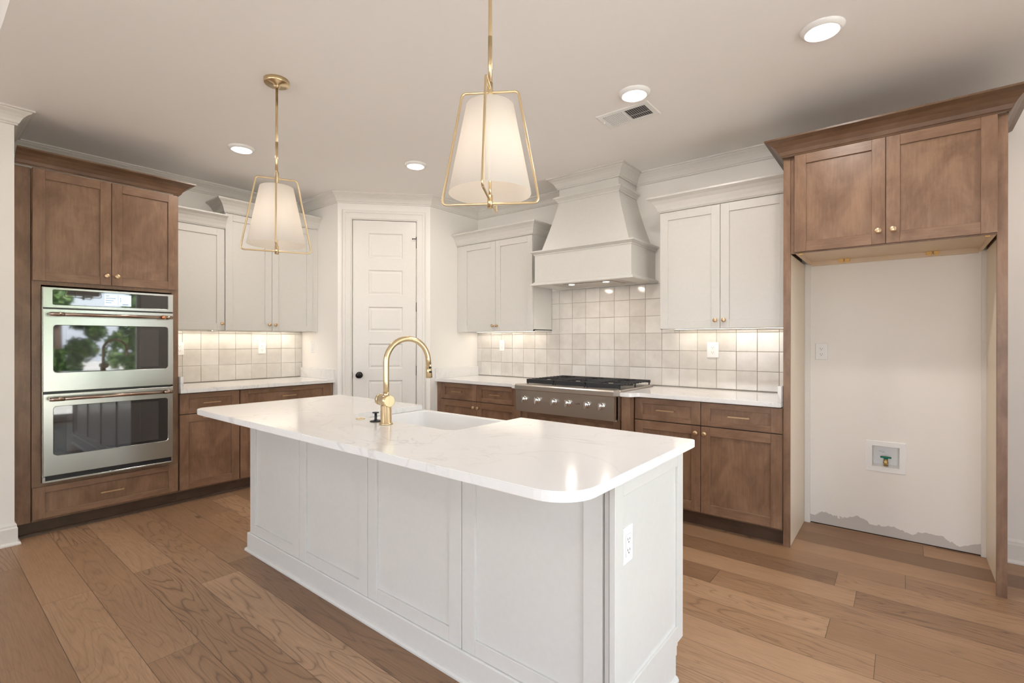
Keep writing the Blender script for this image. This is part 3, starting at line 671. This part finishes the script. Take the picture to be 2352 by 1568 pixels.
for x, y in ((XL2 + .016, -.585), (XR0 - .046, -.585), (XL2 + .18, -.045), (XL2 + .215, -.045), (XR0 - .26, -.045), (XR0 - .225, -.045)):
    obj('corner_brace', G().box(x, x + .028, y, y + .026, 1.850, 1.868, .002).box(x + .004, x + .024, y + .004, y + .01, 1.842, 1.852), YEL, fs)
fy = -.628; mx_ = 5.016
door_(fs, XL2 + .001, mx_ - .0015, 1.853, 2.455, fy, W2, mx_ - .033, 1.925)
door_(fs, mx_ + .0015, XR0 - .001, 1.853, 2.455, fy, W2, mx_ + .033, 1.925)
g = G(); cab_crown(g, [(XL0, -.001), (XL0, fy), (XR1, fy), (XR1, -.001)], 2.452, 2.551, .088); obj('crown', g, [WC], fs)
obj('top_board', G().box(XL0, XR1, -.6, -.001, 2.450, 2.46), W2, fs)

# ---- water supply box set in the recess wall
wb = thing('water_supply_box', 'white recessed water outlet box in the fridge recess wall', 'outlet box', (5.004, 0, .531))
g = G()
def fr_(w, h, y): return [(-w, y, -h), (w, y, -h), (w, y, h), (-w, y, h)]
g.hull_loops([fr_(.106, .102, -.0005), fr_(.106, .102, -.004), fr_(.104, .100, -.006), fr_(.073, .070, -.006), fr_(.071, .068, .0), fr_(.069, .066, .085)], cap0=False)
obj('housing', g, PLAST, wb)
obj('valve_body', G().cyl((0, .04, -.066), (0, .04, -.022), .012, n=16).cyl((0, .04, -.05), (0, .04, -.042), .017, n=6).cyl((0, .012, -.035), (0, .06, -.035), .008, n=14), BRASSR, wb)
obj('valve_handle', G().box(-.030, .030, .034, .046, -.016, -.004, .003).cyl((0, .04, -.022), (0, .04, -.004), .012, n=8), GREEN, wb)
obj('pipe_clip', G().tube([(-.038, .08, .022), (-.03, .078, .026), (-.015, .078, .022), (-.005, .08, .016), (-.012, .08, .013), (-.028, .079, .017), (-.038, .08, .022)], .0012, 6), CHROME, wb)

# ---- outlets
def outlet(label, loc, rot, decora=False, w_=.035, h_=.0575, switch=False):
    t = thing('light_switch' if switch else 'wall_outlet', label, 'switch' if switch else 'outlet', loc, rot)
    obj('cover_plate', G().hull_loops([[(x, y, z) for x, z in ((-w_ + i, -h_ + i), (w_ - i, -h_ + i), (w_ - i, h_ - i), (-w_ + i, h_ - i))] for i, y in ((0, 0), (0, -.003), (.003, -.0055))], cap0=True), PLAST, t)
    if decora or switch:
        obj('rocker' if switch else 'receptacle', G().box(-.0165, .0165, -.0075, -.005, -.033, .033, .001), PLAST, t)
        obj('outline_gap', G().box(-.0178, .0178, -.0060, -.005, -.0343, .0343), simple_gap, t)
        if switch: return t
    for s in (-1, 1):
        zc = s * .0195; par = t
        if not decora: par = obj('receptacle', G().prism([(p[0], p[1]) for p in rrect(-.0165, .0165, -.0135, .0135, .008)], 0, .0025, mapf=lambda v, zc=zc: Vector((v.x, -.0052 - v.z, zc + v.y))), PLAST, t)
        y0, y1 = -.0082, -.0072
        if decora: zc = s * .017
        g = G().box(-.0075, -.0055, y0, y1, zc - .001, zc + .007).box(.0055, .0075, y0, y1, zc - .001, zc + .006).cyl((0, y0, zc - .007), (0, y1, zc - .007), .0024, n=12)
        obj('socket_slots', g, SLOT, par)
    return t
simple_gap = simple('plate_line', (.45, .44, .42), .6)
outlet('white duplex outlet on left backsplash beside the oven tower, half hidden', (.0085, -2.535, 1.231), RL)
outlet('white duplex outlet centred on the left backsplash, on tile', (.0085, -1.81, 1.228), RL)
outlet('white wall switch on the short pantry return wall above the left worktop', (.235, YR - .0005, 1.234), 0, switch=True)
outlet('white rectangular outlet on the range backsplash left of the rangetop', (1.685, -.0085, 1.252), 0, decora=True)
outlet('white wide duplex outlet on the range backsplash near the fridge surround', (3.898, -.0085, 1.230), 0, w_=.046, h_=.062)
outlet('white duplex outlet on the bare wall inside the fridge recess', (4.641, -.0005, 1.227), 0, w_=.037)

# ---- range hood
hd = thing('range_hood', 'cream painted tapered range hood reaching the ceiling above the rangetop', 'range hood', (0, 0, 0))
bx0, bx1, by = 2.475, 3.417, -.492
g = G().box(bx0, bx1, by, -.009, 1.834, 2.088, .0015); obj('hood_box', g, CAB, hd)
def ringprof(z0, z1, p0, p1): dh = z1 - z0; return [(0, z0), (p0, z0), (p0, z0 + dh * .25), (p0 + (p1 - p0) * .35, z0 + dh * .4), (p0 + (p1 - p0) * .75, z0 + dh * .62), (p1, z0 + dh * .7), (p1, z1), (0, z1)]
g = G().sweep([(0, 1.834), (.004, 1.834), (.010, 1.826), (.024, 1.820), (.028, 1.812), (.028, 1.802), (0, 1.802)], [(bx0, -.009), (bx0, by), (bx1, by), (bx1, -.009)], side=-1)
ux0, ux1, uy0, uy1 = 2.62, 3.30, -.44, -.12     # insert opening in the underside
g.box(bx0, ux0, by, -.009, 1.803, 1.834).box(ux1, bx1, by, -.009, 1.803, 1.834).box(ux0, ux1, by, uy0, 1.803, 1.834).box(ux0, ux1, uy1, -.009, 1.803, 1.834)
obj('bottom_trim', g, CAB, hd)
g = G().sweep(ringprof(2.074, 2.112, .006, .033), [(bx0, -.009), (bx0, by), (bx1, by), (bx1, -.009)], side=-1).box(bx0, bx1, by, -.009, 2.088, 2.112)
obj('ledge_trim', g, CAB, hd)
tx0, tx1, ty = 2.522, 3.382, -.455; cz = 2.575
loops = []
for k in range(9):
    s = k / 8; q = 1 - (1 - s) ** 1.15
    x0 = tx0 + (HX0 - tx0) * q; x1 = tx1 + (HX1 - tx1) * q; y0 = ty + (HYC - ty) * q; z = 2.112 + (cz - 2.112) * s
    loops.append([(x0, -.001, z), (x0, y0, z), (x1, y0, z), (x1, -.001, z)])
obj('tapered_body', G().hull_loops(loops), CAB, hd)
g = G().box(HX0, HX1, HYC, -.001, cz, H - .001); g.sweep(ringprof(cz - .02, cz + .028, .010, .040), [(HX0, -.001), (HX0, HYC), (HX1, HYC), (HX1, -.001)], side=-1)
g.sweep(crown_prof(H - .095, H - .001, .088), [(HX0, -.001), (HX0, HYC), (HX1, HYC), (HX1, -.001)], side=-1)
obj('chimney', g, CAB, hd)
ins = obj('hood_insert', G().box(ux0, ux1, uy0, uy1, 1.806, 1.816, .001).box(ux0 + .1, ux1 - .1, uy0 + .04, uy1 - .02, 1.802, 1.807, .001), STEELH, hd)
for x in (ux0 + .17, ux1 - .17):
    obj('hood_lamp', G().cyl((x, uy0 + .075, 1.8005), (x, uy0 + .075, 1.803), .026, n=24), LENS, ins)
    a = area('hood_light', (x, uy0 + .075, 1.799), .05, .05, .7, WARM, (0, 0, 0), 'DISK'); a.parent = hd
g = G()
for k in range(6): g.cyl((2.90 + k * .022, uy0 + .05, 1.8), (2.90 + k * .022, uy0 + .05, 1.803), .005, n=12)
obj('control_buttons', g, CHROME, ins)

# ---- gas rangetop
rt = thing('rangetop', 'stainless six-burner gas rangetop with black grates and front knobs', 'rangetop', (0, 0, 0))
rf = -.81
g = G().box(CX0, CX1, rf + .035, -.10, .70, .925, .001)
obj('body', g, STEELH, rt)
g = G().prism([(0, 0), (.0, .0)] if False else [(rf + .004, .712), (rf - .004, .885), (rf - .004, .886), (rf + .06, .886), (rf + .06, .712)], CX0, CX1, mapf=lambda v: Vector((v.z, v.x, v.y)))
cpn = obj('control_panel', g, STEELH, rt)
g = G().prism([(rf - .012, .888), (rf - .014, .893), (rf - .014, .925), (rf - .008, .933), (rf + .0, .936), (rf + .09, .936), (rf + .09, .886), (rf - .006, .886)], CX0 - .002, CX1 + .002, mapf=lambda v: Vector((v.z, v.x, v.y)))
obj('front_rail', g, STEELH, rt)
obj('cooking_surface', G().box(CX0 - .004, CX1 + .004, rf + .09, -.099, .916, .931, .002), STEELH, rt)
cxm = (CX0 + CX1) / 2
for dx in (-.363, -.229, -.067, .064, .236, .359):
    x = cxm + dx; z = .813; yk = rf - .0005
    k = obj('control_knob', G().lathe([(.001, yk), (.0275, yk), (.0275, yk - .006), (.024, yk - .010), (.0215, yk - .012), (.020, yk - .026), (.018, yk - .029), (.001, yk - .029)], c=(x, 0, z), axis='Y', n=32).box(x - .006, x + .006, yk - .048, yk - .028, z - .026, z + .026, .003, 0, 2), CHROME, rt)
cu = bpy.data.curves.new('logo', 'FONT'); cu.body = 'caf\u00e9'; cu.size = .019; cu.extrude = .0004; cu.align_x = 'CENTER'; cu.space_character = 1.35
tmpo = bpy.data.objects.new('logo_tmp', cu); C.objects.link(tmpo)
bpy.context.view_layer.update()
lm = bpy.data.meshes.new_from_object(tmpo.evaluated_get(bpy.context.evaluated_depsgraph_get())); bpy.data.objects.remove(tmpo)
lm.materials.clear(); lm.materials.append(BLACK)
lo = bpy.data.objects.new('logo_lettering', lm); C.objects.link(lo); lo.parent = cpn; lo.location = (cxm + .152, rf - .0035, .808); lo.rotation_euler = (PI / 2, 0, 0)
# burners and grates
yb0, yb1 = rf + .115, -.125
def burner(x, y):
    obj('burner', G().lathe([(.001, .931), (.052, .931), (.052, .935), (.040, .941), (.036, .952), (.030, .956), (.001, .957)], c=(x, y, 0), n=28), IRON, rt)
for k in range(3):
    for yy_ in (yb0 + .14, yb1 - .14): burner(CX0 + .155 + k * .307, yy_)
    gx0, gx1 = CX0 + .008 + k * .3035, CX0 + .008 + (k + 1) * .3035 - .003
    if k == 0: gx0 += .02
    if k == 2: gx1 -= .0
    g = G(); zt = .972; hb = .022; bw = .010
    g.box(gx0, gx1, yb0, yb0 + bw, zt - .034, zt, .001).box(gx0, gx1, yb1 - bw, yb1, zt - hb, zt, .001)
    ym = (yb0 + yb1) / 2
    g.box(gx0, gx0 + bw, yb0, yb1, zt - .012, zt - .002, .001).box(gx1 - bw, gx1, yb0, yb1, zt - .012, zt - .002, .001).box(gx0, gx1, ym - bw / 2, ym + bw / 2, zt - .014, zt, .001)
    for yc in ((yb0 + ym) / 2, (yb1 + ym) / 2):
        for s in (-1, 1):
            for j in (-.105, -.055, 0, .055, .105):
                xe = .055 if abs(j) < .08 else .10
                if s < 0: g.box(gx0 - .004, (gx0 + gx1) / 2 - .04 + (.0 if abs(j) > .08 else -.015), yc + j - bw / 2, yc + j + bw / 2, zt - .013, zt, .001)
                else: g.box((gx0 + gx1) / 2 + .04 + (.0 if abs(j) > .08 else .015), gx1 + .004, yc + j - bw / 2, yc + j + bw / 2, zt - .013, zt, .001)
        g.box((gx0 + gx1) / 2 - bw / 2, (gx0 + gx1) / 2 + bw / 2, yc + .045, yc + .135, zt - .013, zt, .001).box((gx0 + gx1) / 2 - bw / 2, (gx0 + gx1) / 2 + bw / 2, yc - .135, yc - .045, zt - .013, zt, .001)
    for x in (gx0 + .01, gx1 - .01):
        for y in (yb0 + .008, ym, yb1 - .008): g.cyl((x, y, .930), (x, y, zt - .01), .006, n=8)
    obj('grate', g, IRON, rt)

# ------------------------------------------------------------------ island
isl = thing('kitchen_island', 'cream panelled kitchen island body in the middle of the wood floor', 'kitchen island', (0, 0, 0))
IX0, IX1, IYF, IYB = 1.925, 4.372, -2.74, -2.175
obj('carcass', G().box(IX0 + .005, 2.80, IYF + .021, IYB, .1, .8835).box(3.605, 4.40, IYF + .021, IYB, .1, .8835).box(2.80, 3.605, IYF + .021, -2.655, .1, .8835).box(2.80, 3.605, -2.655, IYB, .1, .60), CAB, isl)
seams = [IX0, 2.527, 3.153, 3.764, 4.372]
for a, b in zip(seams, seams[1:]): obj('end_panel', shaker(G(), a + .0015, b - .0015, .108, .8835, IYF, .02, .068, .0105, .062), C2, isl)
obj('corner_post', G().box(4.3725, 4.388, IYF + .010, IYB, .108, .8835, .001).box(4.388, 4.400, IYF + .016, IYB, .108, .8835, .001), CAB, isl)
# right end: shaker panel facing +x
g = shaker(G(), 0, .577, .144, .8835, 0, .02, .056, .009, .062)
pe = obj('side_panel', g, C2, isl); pe.rotation_euler.z = PI / 2; pe.location = (4.4205, -2.752, 0)
g = shaker(G(), 0, .56, .108, .8835, 0, .02, .068, .0105, .062)
pe2 = obj('side_panel', g, C2, isl); pe2.rotation_euler.z = -PI / 2; pe2.location = (IX0 - .0, -2.175, 0)
g = G().sweep([(0, 0), (.022, 0), (.022, .008), (.017, .017), (.010, .02), (.010, .108), (.006, .112), (0, .112)], [(IX0 - .004, IYB + .0), (IX0 - .004, IYF - .001), (4.405, IYF - .001), (4.405, -2.235)], side=-1)
g.box(4.40, 4.4185, IYF, -2.235, .10, .144)
obj('base_moulding', g, CAB, isl)
obj('toe_kick', G().box(IX0, 4.40, -2.25, -2.235, 0, .1), CAB, isl)
for a, b in ((1.935, 2.36), (2.363, 2.79), (3.61, 4.0), (4.003, 4.39)):
    d = obj('door', shaker(G(), -b, -a, .115, .878, 0), C2, isl); d.rotation_euler.z = PI; d.location = (0, IYB + .021, 0)
for a, b in ((2.803, 3.2), (3.203, 3.602)):
    d = obj('door', shaker(G(), -b, -a, .115, .60, 0), C2, isl); d.rotation_euler.z = PI; d.location = (0, IYB + .021, 0)
oi_ = outlet('white outlet on the bright right end of the kitchen island', (4.4115, -2.656, .658), RL, decora=True)

iw = obj('island_worktop', slab([(1.925, -2.12, .01), (1.925, -3.052, .07), (4.456, -3.052, .12), (4.456, -2.135, .012), (3.582, -2.13, .004), (3.582, -2.612, .06), (2.822, -2.612, .06), (2.822, -2.12, .004)]), QZ)
tag(iw, 'large white veined quartz worktop on the kitchen island with rounded corners', 'worktop')

# ---- apron sink
sk_ = thing('apron_sink', 'white fireclay apron-front sink set into the back edge of the island', 'sink', (0, 0, 0))
g = G()
ox0_, ox1_, oy0_, oy1_ = 2.803, 3.602, -2.652, -2.098
zr = .8832
g.hull_loops([rrect(ox0_, ox1_, oy0_, oy1_, .012, 6, .62), rrect(ox0_, ox1_, oy0_, oy1_, .012, 6, zr - .004), rrect(ox0_ + .004, ox1_ - .004, oy0_ + .004, oy1_ - .004, .012, 6, zr),
              rrect(ox0_ + .026, ox1_ - .026, oy0_ + .045, oy1_ - .024, .05, 6, zr), rrect(ox0_ + .031, ox1_ - .031, oy0_ + .05, oy1_ - .029, .05, 6, zr - .006),
              rrect(ox0_ + .04, ox1_ - .04, oy0_ + .058, oy1_ - .038, .05, 6, .70), rrect(ox0_ + .06, ox1_ - .06, oy0_ + .078, oy1_ - .058, .04, 6, .68)], smooth=False)
obj('basin', g, CERAM, sk_)
obj('drain', G().lathe([(.001, .681), (.045, .681), (.045, .684), (.035, .683), (.001, .682)], c=(3.2, -2.36, 0), n=28), CHROME, sk_)

# ---- faucet
fx_, fy_ = 3.221, -2.686
fa = thing('faucet', 'tall brushed brass gooseneck faucet standing behind the island sink', 'faucet', (fx_, fy_, .9141), math.radians(-11))
obj('base', G().lathe([(.001, 0), (.031, 0), (.031, .006), (.028, .008), (.0255, .010), (.0250, .085), (.020, .092), (.001, .092)]), BRASS, fa)
obj('valve_body', G().cyl((-.040, 0, .110), (.036, 0, .110), .0265, n=40, bev=.0015), BRASS, fa)
obj('lever_gap', G().cyl((-.046, 0, .110), (-.040, 0, .110), .0225, n=32), BLACK, fa)
obj('lever_handle', G().cyl((-.068, 0, .110), (-.046, 0, .110), .0265, n=40, bev=.0015), BRASS, fa)
rr_, r0 = .112, .0133
pts = [(0, 0, .12), (0, 0, .2), (0, 0, .286)] + [(0, rr_ - rr_ * math.cos(a), .286 + rr_ * math.sin(a)) for a in [math.radians(d) for d in range(6, 175, 6)]] + [(0, 2 * rr_ + .001, .272)]
obj('spout', G().tube(pts, r0, 24).cyl((0, 0, .125), (0, 0, .15), .0139, n=32), BRASS, fa)
hdp = obj('spray_head', G().cyl((0, 2 * rr_ + .0012, .270), (0, 2 * rr_ + .005, .205), .0142, .0158, n=28, bev=.001), BRASS, fa)
obj('spray_button', G().box(.012, .0185, 2 * rr_ - .006, 2 * rr_ + .008, .252, .262, .002).box(.012, .0195, 2 * rr_ - .004, 2 * rr_ + .010, .230, .240, .002), BLACK, hdp)
tag(obj('air_switch_button', G().lathe([(.001, .9141), (.0215, .9141), (.0215, .9165), (.0195, .9185), (.014, .9185), (.013, .9175), (.001, .9178)], c=(2.995, -2.671, 0), n=32), BRASS), 'small round brass button flush on the island worktop left of the faucet', 'button')
tag(obj('sink_stopper', G().lathe([(.001, .9141), (.0275, .9141), (.0285, .9165), (.024, .9195), (.009, .922), (.0062, .926), (.0062, .954), (.016, .955), (.016, .959), (.001, .9595)], c=(3.116, -2.668, 0), n=32), BLACK), 'black rubber sink stopper resting on the worktop beside the faucet base', 'sink stopper')

# ------------------------------------------------------------------ pendants
def pendant(label, x, y, ang, gap=False):
    t = thing('pendant_lamp', label, 'lamp', (x, y, 0), ang, 'pendant lamps over the island')
    zb, zt = 1.812, 2.222
    obj('canopy', G().lathe([(.001, H), (.066, H), (.066, H - .020), (.063, H - .024), (.018, H - .026), (.018, H - .040), (.010, H - .046), (.001, H - .046)]), BRASS, t)
    obj('stem', G().cyl((0, 0, zt + .0), (0, 0, H - .04), .0068, n=20).cyl((0, 0, zt + .03), (0, 0, zt + .20), .0078, n=20), BRASS, t)
    for k in range(2):
        zo = .006 if k else -.006; cr = fillet([(-.104, 0, zt + zo), (.104, 0, zt + zo), (.182, 0, zb + zo), (-.182, 0, zb + zo)], .016, 6, True)
        if k: cr = [Vector((0, p.x, p.z)) for p in cr]
        obj('frame_loop', G().tube(cr, .0046, 12, closed=True), BRASS, t)
    obj('hub', G().cyl((0, 0, zt - .045), (0, 0, zt + .03), .0105, n=24, bev=.001), BRASS, t)
    obj('hub', G().cyl((0, 0, zb - .022), (0, 0, zb + .026), .0105, n=24, bev=.001).cyl((0, 0, zb + .02), (0, 0, zb + .09), .005, n=16), BRASS, t)
    r1, r2, z0, z1 = .1525, .0875, 1.842, 2.166
    sh = obj('lamp_shade', G().lathe([(r1 - .0012, z0), (r1, z0), (r2, z1), (r2 - .0012, z1)], n=64, close=False), SHADE, t)
    obj('shade_seam', G().hull_loops([[(r * math.cos(a), r * math.sin(a), z) for a in (4.70, 4.73)] + [(r * 1.004 * math.cos(a), r * 1.004 * math.sin(a), z) for a in (4.73, 4.70)] for r, z in ((r1, z0), (r2, z1))]), TRIMSEAM, sh)
    g = G()
    for a in (0, 2 * PI / 3, 4 * PI / 3): g.cyl((0, 0, z1 - .015), (r2 * math.cos(a), r2 * math.sin(a), z1 - .01), .0018, n=8)
    obj('shade_spider', g, BRASS, sh)
    obj('lamp_holder', G().cyl((0, 0, 2.07), (0, 0, 2.17), .017, n=20), BRASS, t)
    obj('bulb', G().sphere((0, 0, 2.025), .028, 20, (1, 1, 1.3)), BULB, t)
    l = bpy.data.lights.new('pendant_light', 'POINT'); l.energy = PEND_POWER; l.color = (1, .80, .60); l.shadow_soft_size = .03
    lo_ = bpy.data.objects.new('pendant_light', l); C.objects.link(lo_); lo_.parent = t; lo_.location = (.0, 0, 1.955)
    return t
pendant('brass framed pendant lamp with white shade, farther from camera, with ceiling plate showing', 2.335, -2.77, math.radians(63))
pendant('brass framed pendant lamp with white shade, the larger and nearer one', 3.905, -2.735, math.radians(33))

# ------------------------------------------------------------------ ceiling lights and vent
def can(label, x, y, z=H, group='round ceiling lights'):
    t = thing('ceiling_light', label, 'ceiling light', (x, y, z), 0, group)
    obj('trim_ring', G().lathe([(.068, -.016), (.070, -.020), (.076, -.019), (.088, -.010), (.093, -.002), (.093, -.0002), (.066, -.0002)], n=48, close=False), PLAST, t)
    obj('lens', G().lathe([(.001, -.0125), (.066, -.0125), (.0685, -.0155), (.0695, -.0165), (.0695, -.012), (.001, -.010)], n=40), LENS, t)
    a = area('downlight', (0, 0, -.019), .13, .13, CAN_POWER, (1, .93, .86), (0, 0, 0), 'DISK'); a.parent = t
    return t
can('round white ceiling light nearest the brown fridge surround', 4.795, -1.385)
can('round white ceiling light beside the ceiling air vent', 3.85, -1.38)
can('round white ceiling light in front of the pantry door', 1.922, -1.418)
can('round white ceiling light in front of the white left wall cabinets', 1.16, -2.475)
for x, y, z in ((6.1, -.95, H), (2.4, -5.9, H2), (5.2, -5.9, H2)):  # unseen lights added to fill the room and brighten the right wall
    can('unseen fill light added on the ceiling of the open room beyond the kitchen', x, y, z, 'added fill lights in the open room')
vt = thing('ceiling_vent', 'white rectangular ceiling air vent with louvres', 'vent', (3.697, -1.142, H))
hw, hh_ = .178, .108
g = G()
def vr(w, h, z): return [(-w, -h, z), (w, -h, z), (w, h, z), (-w, h, z)]
g.hull_loops([vr(hw, hh_, -.0002), vr(hw, hh_, -.003), vr(hw - .004, hh_ - .004, -.006), vr(hw - .034, hh_ - .034, -.006), vr(hw - .036, hh_ - .036, -.0005)], cap0=False, cap1=False)
obj('vent_frame', g, PLAST, vt)
obj('duct_opening', G().box(-hw + .034, hw - .034, -hh_ + .034, hh_ - .034, -.0012, -.0004), DARKV, vt)
for s, a_ in ((-1, 40), (1, -40)):
    for k in range(10):
        xc = s * (.010 + k * .0137)
        gg = G().box(-.0005, .0005, -hh_ + .035, hh_ - .035, -.0045, .0045)
        me_ = bpy.data.meshes.new('x')
        bmesh.ops.rotate(gg.bm, verts=gg.bm.verts, cent=(0, 0, 0), matrix=Matrix.Rotation(math.radians(a_), 3, 'Y')); bmesh.ops.translate(gg.bm, verts=gg.bm.verts, vec=(xc, 0, -.0052))
        obj('louvre', gg, PLAST, vt)
obj('centre_bar', G().box(-.004, .004, -hh_ + .034, hh_ - .034, -.007, -.001).box(-hw + .034, hw - .034, .018, .021, -.0035, -.0025), PLAST, vt)
obj('damper_lever', G().box(-hw + .012, -hw + .022, -.02, -.012, -.022, -.006, .001), PLAST, vt)

# ------------------------------------------------------------------ outdoors, seen in reflections and through the windows
m, n, l, p = mat('bounce_ground'); tc = n.new('ShaderNodeTexCoord'); no = n.new('ShaderNodeTexNoise'); no.inputs['Scale'].default_value = 3; no.inputs['Detail'].default_value = 8; l.new(tc.outputs['Object'], no.inputs['Vector'])  # out-of-view ground, made pale to bounce daylight onto the ceiling
r = ramp(n, [(.3, (.36, .34, .30)), (.7, (.50, .48, .44))]); l.new(no.outputs[0], r.inputs[0]); l.new(r.outputs[0], p.inputs['Base Color']); p.inputs['Roughness'].default_value = .9
struct('ground', G().box(-20, 45, -45, 20, -.5, -.3), m)
m, n, l, p = mat('leaves'); ge = n.new('ShaderNodeNewGeometry'); r = ramp(n, [(0, (.035, .085, .02)), (.5, (.10, .19, .05)), (1, (.24, .34, .11))]); l.new(ge.outputs['Random Per Island'], r.inputs[0]); l.new(r.outputs[0], p.inputs['Base Color']); p.inputs['Roughness'].default_value = .5
LEAF = m; BARK = simple('bark', (.16, .11, .08), .9, bump=.5, bscale=20)
def tree(x, y, h, rad, label, nl=9000):
    t = thing('tree', label, 'tree', (x, y, -.3), random.uniform(0, 6), 'trees outside the windows')
    obj('trunk', G().lathe([(.16, 0), (.12, h * .4), (.06, h * .8), (.02, h * .95)], n=10), BARK, t)
    b = bmesh.new(); cl = []
    for _ in range(26):
        a = random.uniform(0, 2 * PI); q = random.random() ** .5 * rad; z = random.uniform(h * .04, h); k = 1 - abs((z / h) - .55) * 1.1
        cl.append((q * k * math.cos(a), q * k * math.sin(a), z, random.uniform(.35, .8) * rad * .5))
    for _ in range(nl):
        c = random.choice(cl); v = Vector([random.gauss(0, 1) for _ in range(3)]).normalized() * c[3] * random.random() ** .3
        o = Vector(c[:3]) + v; u = Vector([random.gauss(0, 1) for _ in range(3)]).normalized(); w_ = u.orthogonal().normalized(); s = random.uniform(.07, .16)
        b.faces.new([b.verts.new(o + u * s), b.verts.new(o + w_ * s * .55), b.verts.new(o - u * s), b.verts.new(o - w_ * s * .55)])
    obj('foliage', G()._merge(b), LEAF, t); return t
for x, y, h, rad in ((14.6, -9.6, 4.6, 1.45), (14.8, -6.1, 4.8, 1.45), (14.4, -2.6, 4.6, 1.45), (14.6, .9, 4.8, 1.45), (14.8, 4.4, 4.6, 1.45), (18.2, -4.4, 5.6, 1.45), (18.2, -.9, 5.8, 1.45), (18.2, 2.7, 5.6, 1.45)):
    tree(x, y, h, rad, 'leafy green tree outside the windows of the right wall')
